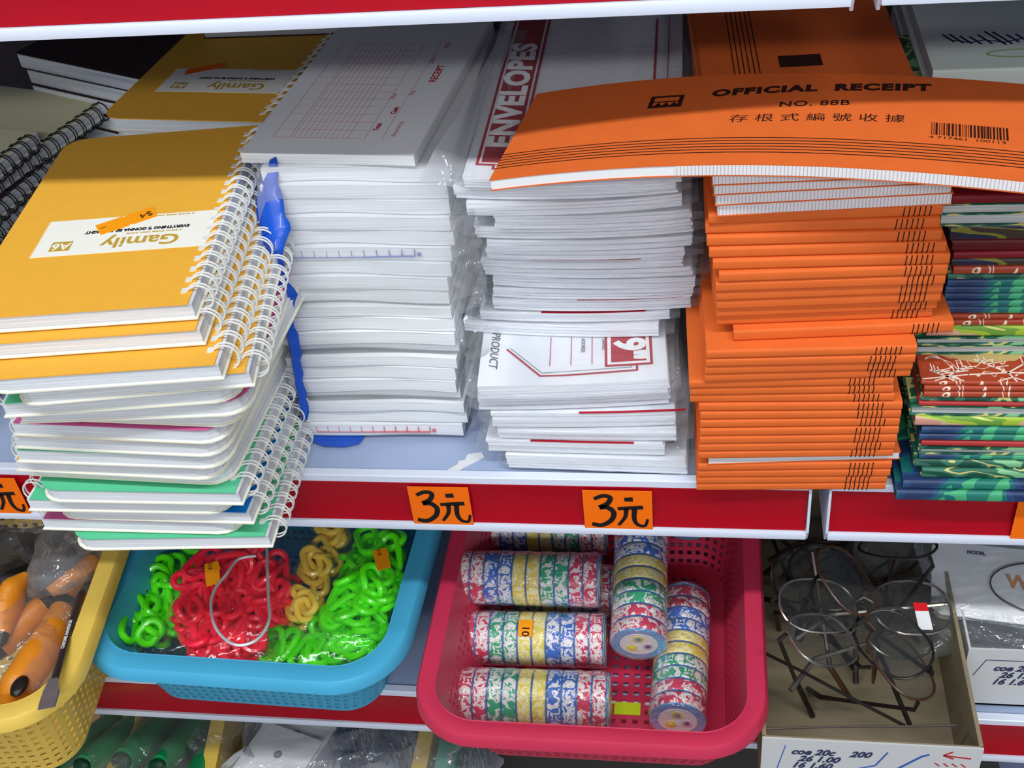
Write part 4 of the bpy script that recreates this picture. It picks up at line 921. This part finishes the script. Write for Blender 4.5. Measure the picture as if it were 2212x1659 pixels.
# ------------------------------------------------------------------ chain bags in the blue basket
def link_pts(L, Wd, M, n=16):
    out = []
    for k in range(n):
        a = 2 * math.pi * k / n; x = Wd / 2 * math.cos(a); y = Wd / 2 * math.sin(a) + math.copysign((L - Wd) / 2, math.sin(a)) if abs(math.sin(a)) > 1e-6 else 0
        out.append(M @ Vector((x, y, 0)))
    return out
def chain_bag(label, c, size, rz, m, nlinks, seed, L=0.028, Wd=0.0145, r=0.0026, film=True, tilt=0.0, sticker=None, tilty=0.0):
    t = thing('chain_bag', label, 'bag of chain', c, rz, 'bags of plastic chain'); t.rotation_euler = (tilt, tilty, rz); R = random.Random(seed)
    mb = MB(); sx, sy, sz = size
    prev = Vector((0, 0, 0)); ang = 0
    for k in range(nlinks):
        while True:
            p_ = Vector((R.uniform(-1, 1), R.uniform(-1, 1), 0))
            if abs(p_.x) ** 2.5 + abs(p_.y) ** 2.5 < 1: break
        p_ = Vector((p_.x * (sx - Wd * 0.5), p_.y * (sy - L * 0.4), (k / nlinks * 1.5 - 0.75) * sz))
        ang = R.gauss(0.2, 0.7)
        M = Matrix.Translation(p_) @ Matrix.Rotation(ang, 4, 'Z') @ Matrix.Rotation(R.gauss(0, 0.45), 4, 'Y') @ Matrix.Rotation(R.gauss(0, 0.35), 4, 'X')
        pts = link_pts(L * R.uniform(0.8, 1.2), Wd * R.uniform(0.8, 1.15), M); mb.tube(pts, r, 8, True)
    mb.build('chain', m, t, True)
    if film:
        MB().blob((0, 0, 0), (sx + 0.006, sy + 0.006, sz + 0.004), 36, 18, 0.55, 0.35, 28.0, seed).build('bag_film', film_mat('bag film', 0.01, 0.16, 38.0, bstr=0.7), t, True)
    if sticker:
        x_, y_, a_ = sticker; zz = sz + 0.004
        s_ = MB(); s_.prism([(-0.005, -0.010), (0.005, -0.010), (0.0052, 0.001), (0.0062, 0.003), (0.005, 0.010), (-0.005, 0.010)], zz, zz + 0.0003, Matrix.Translation((x_, y_, 0)) @ Matrix.Rotation(a_, 4, 'Z')); so = s_.build('price_sticker', M_FLUO2, t, label='orange price sticker')
        g = MB(); add_text(g, '$10', 0.0038, x_ - 0.003, y_ + 0.006, zz + 0.0004, rot=a_ + 1.5); g.build('price_figures', M_INK, so)
    return t
def soft(m):
    b = m.node_tree.nodes['Principled BSDF']; b.inputs['Subsurface Weight'].default_value = 0.25; b.inputs['Subsurface Radius'].default_value = (1, 1, 1); b.inputs['Subsurface Scale'].default_value = 0.004
    return m
M_CR = mat('red plastic chain', (255, 34, 64), 0.28, 0.5, coat=0.3); M_CG = mat('lime green plastic chain', (92, 255, 14), 0.28, 0.5, coat=0.3); M_CY = mat('yellow plastic chain', (255, 214, 84), 0.3, 0.5, coat=0.3)
for _m in (M_CR, M_CG, M_CY): soft(_m)
def cc(px, py, z): q = P(px, py, z=z); return (q.x, q.y, z)
chain_bag('clear bag of lime green chain at the left side of the blue basket', cc(375, 1290, -0.168), (0.030, 0.055, 0.012), -0.25, M_CG, 40, 1, film=False, L=0.022)
chain_bag('clear bag of lime green chain along the front of the blue basket', cc(650, 1385, -0.178), (0.060, 0.030, 0.014), 0.1, M_CG, 50, 2)
chain_bag('clear bag of lime green chain at the right side of the blue basket', cc(795, 1270, -0.158), (0.024, 0.060, 0.018), 0.0, M_CG, 80, 3, sticker=(0.012, 0.008, 0.4))
chain_bag('clear bag of yellow chain between the red and green chain bags', cc(690, 1225, -0.156), (0.013, 0.055, 0.012), -0.05, M_CY, 30, 4, L=0.018, Wd=0.011)
chain_bag('clear bag of bright red chain on top in the blue basket', cc(503, 1285, -0.150), (0.040, 0.060, 0.013), 0.02, M_CR, 95, 5, sticker=(-0.012, 0.006, 0.35), tilt=0.12)
# big film over the bags
MB0 = MB().blob((0, 0, 0), (0.084, 0.085, 0.020), 48, 20, 0.45, 0.25, 22.0, 9.0)
o = MB0.build('loose_plastic_bag', film_mat('outer bag film', 0.004, 0.06, 30.0, bstr=0.7), None, True); o.location = (-0.125, 0.062, -0.158); tag(o, 'large crinkled clear bag spread around the chains in the blue basket', 'plastic bag')
# wire hook
hk = [(577, 1180), (578, 1230), (580, 1290), (582, 1335), (570, 1365), (550, 1385), (522, 1394), (497, 1388), (474, 1368), (460, 1340), (456, 1302), (466, 1270), (490, 1240), (515, 1208), (560, 1200)]
hp = [P(a, b, z=-0.131 + 0.00002 * (b - 1180)) for a, b in hk]; sm = []
for i in range(len(hp) - 1):
    p0, p1, p2, p3 = hp[max(i - 1, 0)], hp[i], hp[i + 1], hp[min(i + 2, len(hp) - 1)]
    for s_ in range(5):
        u = s_ / 5; sm.append(0.5 * (2 * p1 + (p2 - p0) * u + (2 * p0 - 5 * p1 + 4 * p2 - p3) * u * u + (3 * p1 - p0 - 3 * p2 + p3) * u ** 3))
tag(MB().tube(sm, 0.0011, 8).build('wire_hook', mat('chrome wire', (225, 226, 228), 0.3, 0.8, metal=0.4), None, True), 'bent chrome wire hook lying on the red chain', 'hook')

# ------------------------------------------------------------------ tools in the yellow basket
M_TOOL = mat('orange rubber grip', (232, 142, 30), 0.35, 0.45, var=0.12, vscale=60, bump=0.25, bscale=600); M_BK = mat('black rubber', (30, 24, 22), 0.35, 0.5)
def grip(label, pts, rad, bands, hole=None, film=True):
    c = pts[len(pts) // 2]; t = thing('hand_tool', label, 'hand tool', c, 0, 'orange-handled tools in the yellow basket')
    loc = [Vector(p_) - Vector(c) for p_ in pts]; n = len(loc); sm = []; rs = []
    for i in range(n - 1):
        for s_ in range(6): sm.append(loc[i].lerp(loc[i + 1], s_ / 6)); rs.append(rad[i] + (rad[i + 1] - rad[i]) * s_ / 6)
    sm.append(loc[-1]); rs.append(rad[-1]); MB().tube(sm, rs, 18, flat=0.8).build('handle', M_TOOL, t, True)
    for b in bands:
        i = int(b * (len(sm) - 2)); d = (sm[i + 1] - sm[i]).normalized() * 0.004
        MB().tube([sm[i] - d, sm[i] + d], rs[i] * 1.05, 18, flat=0.8).build('black_band', M_BK, t, True)
    e = sm[-1]; d = (sm[-1] - sm[-3]).normalized()
    MB().tube([e - d * 0.001, e + d * 0.006, e + d * 0.009], [rs[-1] * 0.9, rs[-1] * 0.7, rs[-1] * 0.3], 14, flat=0.8).build('end_cap', M_BK, t, True)
    if hole:
        MB().blob(Vector(hole) - Vector(c), (0.0055, 0.0085, 0.003), 16, 8, 1, 0).build('thumb_button', M_BK, t, True)
    return t
z = -0.150
grip('orange rubber-gripped tool with black button, nearest the yellow basket front', [P(*q_, z=zz) for q_, zz in (((150, 1290), -0.150), ((115, 1370), -0.146), ((75, 1430), -0.142), ((40, 1480), -0.142), ((15, 1530), -0.150))], [0.010, 0.0135, 0.015, 0.014, 0.009], [0.12], P(42, 1482, z=-0.130))
grip('orange tool lying behind the black-buttoned one', [P(*q_, z=zz) for q_, zz in (((205, 1215), -0.15), ((150, 1270), -0.15), ((60, 1340), -0.152), ((0, 1400), -0.156))], [0.009, 0.012, 0.011, 0.010], [0.55])
grip('short orange tool with pointed nozzle at the left picture edge', [P(*q_, z=zz) for q_, zz in (((58, 1240), -0.126), ((30, 1270), -0.128), ((15, 1310), -0.135), ((5, 1370), -0.142))], [0.003, 0.010, 0.013, 0.007], [])
grip('orange tool deep in the basket beside the yellow rim', [P(*q_, z=zz) for q_, zz in (((232, 1250), -0.162), ((205, 1300), -0.164), ((175, 1370), -0.168), ((150, 1430), -0.172))], [0.008, 0.010, 0.009, 0.007], [0.3])
sd = thing('screwdriver', 'flat-tipped screwdriver shaft poking over the yellow basket rim', 'screwdriver', P(135, 1430, z=-0.118))
c0 = sd.location.copy(); a_ = P(172, 1290, z=-0.132) - c0; b_ = P(118, 1470, z=-0.112) - c0; e_ = P(100, 1530, z=-0.108) - c0; d_ = (e_ - a_).normalized()
M_STEEL = mat('dark steel', (96, 84, 90), 0.28, 0.5, metal=0.7); MB().tube([a_ - d_ * 0.05 + Vector((0, 0, -0.012)), a_, b_], 0.0026, 12).build('shaft', M_STEEL, sd, True)
s1 = Vector((d_.y, -d_.x, 0)).normalized(); up_ = Vector((0, 0, 1)); tip = MB()
secs = [(b_, 0.0026, 0.0026), (b_ + d_ * 0.010, 0.0046, 0.0018), (b_ + d_ * 0.018, 0.0052, 0.0010), (b_ + d_ * 0.026, 0.0052, 0.0006)]; vs = []
for c_, wd, hh in secs:
    for sx_, sz_ in ((-1, -1), (1, -1), (1, 1), (-1, 1)): vs.append(c_ + s1 * wd * sx_ + up_ * hh * sz_)
fs = [(k * 4 + i, k * 4 + (i + 1) % 4, (k + 1) * 4 + (i + 1) % 4, (k + 1) * 4 + i) for k in range(3) for i in range(4)] + [(3, 2, 1, 0), (12, 13, 14, 15)]
tip.add(vs, fs).build('flat_tip', mat('bright steel', (150, 150, 152), 0.3, metal=0.7), sd)
g = MB(); vs_, fs_ = text_mesh('CHROME VANADIUM', 0.0032, bold=0.0001)
ctr = (a_ + b_) / 2 + Vector((0, 0, 0.0027)); g.add([ctr + d_ * -v.x + s1 * -v.y * 1.0 + Vector((0, 0, 0.0001 + v.z)) for v in vs_], fs_); g.build('stamped_lettering', M_WHITE, sd)
sd2 = MB(); a2 = P(170, 1205, z=-0.140); b2 = P(95, 1265, z=-0.133)
# bags
for (px, py, z_, sz, sdv, lab) in ((150, 1190, -0.128, (0.024, 0.035, 0.016), 3, 'crinkled clear bag standing up over the orange tools'), (40, 1160, -0.138, (0.050, 0.030, 0.022), 5, 'dark crinkled clear bag at the back of the yellow basket'), (62, 1385, -0.148, (0.036, 0.048, 0.020), 8, 'clear bag around the orange rubber-gripped tools')):
    c_ = P(px, py, z=z_); o = MB().blob((0, 0, 0), sz, 40, 20, 0.6, 0.55, 40.0, sdv).build('clear_bag', M_FILM2 if sdv == 3 else M_FILM, None, False); o.location = c_; tag(o, lab, 'plastic bag')
bx = thing('dark_pouch', 'black pouch seen through film at the back of the yellow basket', 'pouch', P(30, 1215, z=-0.178)); MB().blob((0, 0, 0), (0.065, 0.050, 0.028), 24, 12, 0.6, 0.3, 30, 4).build('pouch_body', M_BK, bx, True)

# ------------------------------------------------------------------ box of eyeglasses
M_CARDIN = mat('grey cardboard inside', (150, 138, 112), 0.8, 0.1, var=0.1, vscale=30); M_CARDOUT = mat('white printed cardboard', (206, 208, 208), 0.5, 0.2)
bxz = -0.150; X0, X1, Y0, Y1 = 0.2195, 0.3475, -0.066, 0.330
cb = thing('cardboard_box', 'open white cardboard box full of loose eyeglasses beside the pink basket', 'box', ((X0 + X1) / 2, Y0, SC + 0.0008))
w = X1 - X0; d = Y1 - Y0; H = bxz - SC
def wallbox(mo, mi, pr):
    pass
MB().box(-w / 2, w / 2, 0, 0.0012, 0, H).build('front_panel', M_CARDOUT, cb)
MB().box(-w / 2 + 0.0012, w / 2 - 0.0012, 0.0012, 0.0024, 0, H - 0.0003).build('front_lining', M_CARDIN, cb)
MB().box(-w / 2, w / 2, d - 0.0024, d, 0, H).build('rear_panel', M_CARDIN, cb)
for sg in (-1, 1):
    xa = sg * w / 2; MB().box(min(xa, xa - sg * 0.0024), max(xa, xa - sg * 0.0024), 0.0024, d - 0.0024, 0, H).build('side_panel', M_CARDIN, cb)
MB().box(-w / 2, w / 2, 0, d, 0, 0.0015).build('base_panel', M_CARDIN, cb)
def front_print(cb, w, H, x0, seed):
    R = random.Random(seed); bl = MB(); vf = lambda vs_, fs_, x, z_, m_: m_.add([(x + v.x, -0.0002 - v.z, z_ + v.y) for v in vs_], fs_)
    for k, (s_, x, z_) in enumerate((('coe 20c', x0 + 0.030, H - 0.012), ('26 1.00', x0 + 0.034, H - 0.019), ('16 1.60', x0 + 0.030, H - 0.026), ('200', x0 + 0.058, H - 0.012))):
        vs_, fs_ = text_mesh(s_, 0.008, shear=0.4, bold=0.0003); vf(vs_, fs_, x, z_, bl)
    bl.build('handwriting', mat('blue-black marker', (50, 54, 90), 0.5), cb)
front_print(cb, w, H, -w / 2, 1)
ln = MB()
def vline(m_, pts, wd, y=-0.0001):
    for a_, b_ in zip(pts, pts[1:]):
        d_ = Vector((b_[0] - a_[0], b_[1] - a_[1])).normalized(); n_ = Vector((-d_.y, d_.x)) * wd / 2
        q_ = [(a_[0] - n_.x, a_[1] - n_.y), (b_[0] - n_.x, b_[1] - n_.y), (b_[0] + n_.x, b_[1] + n_.y), (a_[0] + n_.x, a_[1] + n_.y)]
        m_.add([(x, yy, z_) for yy in (y, y - 0.0002) for x, z_ in q_], [(0, 1, 2, 3), (7, 6, 5, 4), (0, 4, 5, 1), (1, 5, 6, 2), (2, 6, 7, 3), (3, 7, 4, 0)])
vline(ln, [(-0.050, H - 0.006), (-0.054, H - 0.030)], 0.0005); vline(ln, [(0.012, H - 0.030), (0.030, H - 0.010), (0.034, H - 0.008)], 0.0014); vline(ln, [(-0.01, H - 0.028), (0.004, H - 0.022), (0.01, H - 0.008)], 0.0009)
ln.build('blue_drawn_lines', mat('blue marker', (50, 90, 180), 0.5), cb)
ar = MB(); vline(ar, [(0.042, H - 0.008), (0.058, H - 0.010)], 0.001); vline(ar, [(0.047, H - 0.004), (0.042, H - 0.008), (0.048, H - 0.011)], 0.001); vline(ar, [(0.030, H - 0.024), (0.062, H - 0.020), (0.054, H - 0.028), (0.036, H - 0.028)], 0.0008)
for k in range(4): vline(ar, [(0.038 + k * 0.005, H - 0.016), (0.041 + k * 0.005, H - 0.019)], 0.0008)
ar.build('red_drawn_arrow', mat('red marker', (190, 40, 44), 0.5), cb)

def glasses(label, c, rot, m, rx=0.025, ry=0.019, sc=1.0, tagged=False, op=0.0):
    t = thing('eyeglasses', label, 'eyeglasses', c, 0, 'loose eyeglasses in the cardboard box'); t.rotation_euler = rot
    lensm = film_mat('lens', 0.01, 0.08, 2.0, (0.9, 0.9, 0.88), bstr=0.02)
    for sg in (-1, 1):
        cx_ = sg * 0.031 * sc; pts = [(cx_ + rx * sc * math.copysign(abs(math.cos(a * 0.2618)) ** 0.8, math.cos(a * 0.2618)), ry * sc * math.copysign(abs(math.sin(a * 0.2618)) ** 0.85, math.sin(a * 0.2618)), 0.0015 * math.cos(a * 0.2618) * sg) for a in range(24)]
        MB().tube(pts, 0.0009, 6, True).build('rim', m, t, True)
        MB().prism([(p_[0], p_[1]) for p_ in pts], -0.0004, 0.0004).build('lens', lensm, t)
        hx = cx_ + sg * rx * sc
        a0 = op if sg > 0 else op * 0.6
        tp = [(hx, 0.006, 0), (hx + sg * 0.002, 0.006, -0.006)] + [(hx + sg * (0.002 - math.sin(a0) * s_ * 0.1), 0.006 - 0.015 * max(0, s_ - 0.75) * 4, -0.006 - 0.10 * s_ * math.cos(a0)) for s_ in (0.2, 0.4, 0.6, 0.75, 0.9, 1.0)]
        MB().tube(tp, [0.0014] * 5 + [0.0019] * 3, 6).build('temple', m if sg > 0 else MATS['black rubber'], t, True)
        MB().blob((cx_ - sg * rx * sc * 0.85, -0.006, -0.003), (0.0018, 0.0032, 0.001), 10, 6, 1, 0).build('nose_pad', lensm, t, True)
    MB().tube([(-0.031 * sc + rx * sc, 0.003, 0), (0, 0.006, 0.001), (0.031 * sc - rx * sc, 0.003, 0)], 0.0008, 6).build('bridge', m, t, True)
    if tagged:
        s_ = MB().box(0.032, 0.041, -0.016, -0.003, 0.0006, 0.0009).build('white_label', M_WHITE, t); MB().box(0.032, 0.041, -0.003, 0.003, 0.0006, 0.0009).build('red_label', mat('red sticker', (220, 30, 40), 0.4), t)
    return t
M_SILV = mat('silver frame', (170, 165, 160), 0.25, 0.5, metal=0.9); M_GUN = mat('gunmetal frame', (52, 48, 46), 0.3, 0.5, metal=0.6); M_BRN = mat('brown frame', (70, 46, 30), 0.3, 0.5)
GL = [((1860, 1370), -0.158, (0.25, 0.15, 0.15), M_SILV, True, 1.32, 'silver eyeglasses with red and white sticker on a lens'),
      ((1700, 1300), -0.165, (0.7, 0.3, 1.1), M_GUN, False, 1.25, 'dark metal eyeglasses beside the pink basket rim'),
      ((1790, 1440), -0.185, (0.2, 0.1, -0.9), M_GUN, False, 1.2, 'dark eyeglasses under the crossed temples'),
      ((1900, 1480), -0.190, (0.4, -0.3, 2.1), M_BRN, False, 1.0, 'brown eyeglasses near the box front right corner'),
      ((1720, 1500), -0.192, (0.2, 0.4, 0.5), M_SILV, False, 1.2, 'silver eyeglasses low in the box front left corner'),
      ((1750, 1220), -0.155, (0.9, 0.0, 0.4), M_GUN, False, 1.2, 'shaded dark eyeglasses at the rear left of the box'),
      ((1880, 1230), -0.160, (1.3, 0.2, 0.7), M_BRN, False, 1.0, 'shaded brown eyeglasses at the rear middle of the box'),
      ((1930, 1330), -0.170, (1.5, 0.1, 1.3), M_BRN, False, 1.1, 'brown eyeglasses standing on edge by the right wall'),
      ((1830, 1290), -0.185, (0.3, 0.3, 2.6), M_GUN, False, 1.0, 'dark eyeglasses underneath the stickered silver pair')]
for (pp, zz, ro, m_, tg_, op, lab) in GL:
    c_ = P(*pp, z=zz); glasses(lab, (min(max(c_.x, X0 + 0.062), X1 - 0.058), c_.y, zz), ro, m_, tagged=tg_, op=op)
for gt in [o for o in COL.objects if o.get('category') == 'eyeglasses']:
    for _ in range(6):
        bpy.context.view_layer.update(); pts = [ch.matrix_world @ v.co for ch in gt.children for v in ch.data.vertices]
        lo = [min(p_[a_] for p_ in pts) for a_ in range(3)]; hi = [max(p_[a_] for p_ in pts) for a_ in range(3)]
        if hi[0] - lo[0] > (X1 - X0 - 0.008): gt.scale *= 0.93; continue
        sh = Vector((max(0, X0 + 0.004 - lo[0]) - max(0, hi[0] - X1 + 0.004), max(0, Y0 + 0.004 - lo[1]), max(0, SC + 0.0035 - lo[2])))
        gt.location = gt.location + sh
        if sh.length < 1e-5: break
for (a_, b_, za, zb2, m_, r_, lab) in (((1640, 1405), (1955, 1568), -0.150, -0.153, M_GUN, 0.0011, 'long dark temple lying diagonally over the eyeglasses'), ((1655, 1575), (2065, 1567), -0.151, -0.152, M_SILV, 0.0008, 'thin silver temple along the box front edge'), ((1800, 1140), (1985, 1390), -0.165, -0.175, M_BRN, 0.0018, 'brown temple leaning at the rear of the eyeglasses box'), ((1890, 1390), (1965, 1565), -0.165, -0.172, M_BK, 0.0016, 'glossy black temple near the right wall of the box')):
    p0, p1 = P(*a_, z=za), P(*b_, z=zb2); tag(MB().tube([p0, p0.lerp(p1, .3) + Vector((0, 0, .001)), p0.lerp(p1, .7), p1], r_, 7).build('spectacle_arm', m_, None, True), lab, 'spectacle arm')

# ------------------------------------------------------------------ white box with packaged glasses
wb = thing('cardboard_box', 'white cardboard box with blue writing at the right edge', 'box', (0.352 + 0.075, 0.012, SC + 0.0008)); w = 0.15; d = 0.14; H = -0.155 - SC
MB().box(-w / 2, w / 2, 0, 0.0015, 0, H).build('front_panel', M_CARDOUT, wb); MB().box(-w / 2, w / 2, d - 0.0015, d, 0, H).build('rear_panel', M_CARDOUT, wb)
for sg in (-1, 1): xa = sg * w / 2; MB().box(min(xa, xa - sg * 0.0015), max(xa, xa - sg * 0.0015), 0.0015, d - 0.0015, 0, H).build('side_panel', M_CARDOUT, wb)
MB().box(-w / 2, w / 2, 0, d, 0, 0.0015).build('base_panel', M_CARDOUT, wb); front_print(wb, w, H - 0.006, -w / 2, 2)
ln = MB(); vline(ln, [(-w / 2 + 0.006, H - 0.026), (-w / 2 + 0.012, H - 0.010), (-w / 2 + 0.060, H - 0.010)], 0.0005); ln.build('printed_line', mat('thin blue line', (60, 70, 110), 0.5), wb)
pk = thing('glasses_packet', 'white backing card with glasses in a clear packet, on the right box', 'packet', P(2158, 1260, z=-0.150)); pk.rotation_euler = (0.18, 0, -0.12)
MB().prism(rrect(0.110, 0.058, 0.006, n=40, cx=0.012), -0.0008, 0).build('backing_card', M_WHITE, pk)
MB().tube([(0.030 + 0.036 * math.cos(a * 0.2094), -0.002 + 0.020 * math.sin(a * 0.2094), 0.0025) for a in range(30)], 0.0006, 6, True).build('wire_rim', M_GUN, pk, True)
g = MB(); add_text(g, 'FAS', 0.009, 0.030, -0.010, 0.0002, bold=0.0002, space=1.4); g.build('green_lettering', mat('green ink', (80, 150, 110), 0.5), pk)
g = MB(); add_text(g, 'W', 0.014, 0.012, 0.002, 0.0002, bold=0.0006); add_text(g, 'E', 0.012, 0.030, 0.002, 0.0002, bold=0.0006); g.build('tan_lettering', mat('tan ink', (206, 150, 90), 0.5), pk)
g = MB(); add_text(g, 'MODEL', 0.0036, -0.014, 0.022, 0.0002, bold=0.0002); g.build('small_lettering', mat('dark blue ink', (70, 74, 110), 0.5), pk)
MB().blob((0.012, 0, 0.003), (0.060, 0.036, 0.006), 36, 12, 0.4, 0.3, 40, 6).build('clear_packet', M_FILM, pk, True)
o = MB().blob((0, 0, 0), (0.07, 0.05, 0.016), 36, 14, 0.5, 0.5, 45, 12).build('clear_bag', M_FILM, None, True); o.location = P(2170, 1300, z=-0.170); tag(o, 'crinkled clear bag under the backing card in the right box', 'plastic bag')

# ------------------------------------------------------------------ bottom shelf
ZD = -0.46
yl2 = basket('lower yellow basket with lattice sides below the tool basket', -0.395, 0.02, 0.19, 0.16, -0.345, ZD + 0.0008, 0.02, 0.02, 0.03, (240, 204, 92), 0.1, mname='yellow plastic', cell=0.0055)
M_GRN = mat('dark green sleeve', (16, 150, 84), 0.35, 0.4, var=0.2, vscale=30); M_GRN2 = mat('deep green end', (12, 60, 40), 0.4)
for i, (px, py, ln_, r_) in enumerate(((190, 1600, 0.05, 0.012), (255, 1595, 0.055, 0.013), (325, 1590, 0.05, 0.015), (395, 1600, 0.05, 0.013), (350, 1650, 0.04, 0.012), (440, 1650, 0.04, 0.013))):
    c_ = P(px, py, z=-0.345); t = thing('green_sleeve', ['green rolled sleeve nearest the lower yellow basket', 'long green rolled sleeve, second from the lower yellow basket', 'wide bright green sleeve in the middle of its group', 'green sleeve beside the yellow divider', 'short green sleeve overlapping the wide one', 'short green sleeve at the foot of the yellow divider'][i], 'sleeve', c_, 0, 'green sleeves on the bottom shelf')
    t.rotation_euler = (-0.5, 0, -0.15 + 0.05 * i); MB().tube([(0, y_ * ln_, 0) for y_ in (-0.9, -0.5, 0, 0.5, 0.9)], [r_ * 0.85, r_, r_ * 1.02, r_, r_ * 0.8], 18, flat=0.7).build('sleeve', M_GRN, t, True)
    MB().blob((0, -0.95 * ln_, 0.002), (r_ * 0.6, 0.004, r_ * 0.5), 14, 8, 1, 0).build('dark_end', M_GRN2, t, True)
o = MB().blob((0, 0, 0), (0.085, 0.06, 0.030), 48, 20, 0.5, 0.35, 36, 21).build('clear_bag', M_FILM, None, True); o.location = P(300, 1605, z=-0.345); tag(o, 'crinkled clear bag over the green sleeves', 'plastic bag')
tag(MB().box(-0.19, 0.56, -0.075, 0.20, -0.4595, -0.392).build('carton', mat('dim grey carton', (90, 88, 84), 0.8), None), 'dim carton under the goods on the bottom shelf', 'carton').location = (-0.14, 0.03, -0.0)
for (px, lab) in ((470, 'upright yellow plastic edge between green sleeves and white cards'), (925, 'upright yellow plastic edge left of the pink basket underside')):
    a_ = P(px, 1560, z=-0.33); b_ = P(px - 25, 1680, z=-0.33); t_ = thing('yellow_divider', lab, 'divider', (a_.x, a_.y, -0.46), math.atan2(b_.y - a_.y, b_.x - a_.x) + math.pi / 2); MB().box(-0.006, 0.006, -0.06, 0.03, 0, 0.13).build('edge_strip', mat('yellow plastic', (240, 204, 92)), t_)
a_ = P(962, 1640, z=-0.33); t_ = thing('green_divider', 'teal plastic edge under the pink basket corner', 'divider', (a_.x, a_.y, -0.46)); MB().box(-0.008, 0.008, -0.05, 0.02, 0, 0.128).build('edge_strip', mat('teal plastic', (96, 176, 150), 0.4), t_)
for i, (px, py, rz, zz) in enumerate(((640, 1585, -0.35, -0.342), (600, 1630, -0.30, -0.336))):
    c_ = P(px, py, z=zz); t = thing('product_card', ['white product card with blue printed dot, rear one', 'white product card with punched round hole, front one'][i], 'card', c_, rz); 
    MB().box(-0.028, 0.028, -0.03, 0.024, -0.0012, 0).build('card', M_WHITE, t)
    MB().lathe([(0, 0), (0.0036, 0), (0.0036, 0.0003), (0, 0.0003)], Matrix.Rotation(-math.pi / 2, 4, 'Y'), 20).build('round_mark', mat('grey hole', (120, 120, 124), 0.6) if i else mat('navy dot', (40, 60, 110), 0.5), t)
    tray = MB().box(-0.026, 0.026, -0.028, 0.022, -0.035, -0.0012).build('blister', mat('frosted tray', (190, 194, 200), 0.3), t)
R = random.Random(5)
for i, (px, py) in enumerate(((740, 1600), (790, 1590), (845, 1600), (880, 1640), (760, 1650), (1030, 1650))):
    c_ = P(px, py, z=-0.345); t = thing('bristle_brush', ['blue-bristled brush beside the white cards', 'second blue-bristled brush right of the white cards', 'blue-bristled brush left of the yellow edge', 'low brush by the foot of the yellow edge', 'low brush overlapping the first brush', 'brush under the pink basket base'][i], 'brush', c_, R.uniform(-0.5, 0.5), 'clear-packed brushes on the bottom shelf')
    b_ = MB()
    for k in range(45):
        x_ = R.uniform(-0.010, 0.010); y_ = R.uniform(-0.018, 0.018); b_.tube([(x_, y_, -0.01), (x_ + R.gauss(0, 0.003), y_ + R.gauss(0, 0.003), 0.010)], 0.0005, 4)
    b_.build('bristles', mat('blue bristle', (60, 84, 130), 0.3) if i % 2 == 0 else mat('pale bristle', (160, 170, 184), 0.3), t)
    MB().box(-0.011, 0.011, -0.020, 0.020, -0.016, -0.010).build('brush_back', mat('dim white plastic', (170, 172, 176), 0.4), t)
o = MB().blob((0, 0, 0), (0.10, 0.055, 0.024), 48, 20, 0.5, 0.5, 36, 31).build('clear_bag', M_FILM2, None, False); o.location = P(800, 1610, z=-0.338); tag(o, 'crinkled clear bag over the brushes', 'plastic bag')
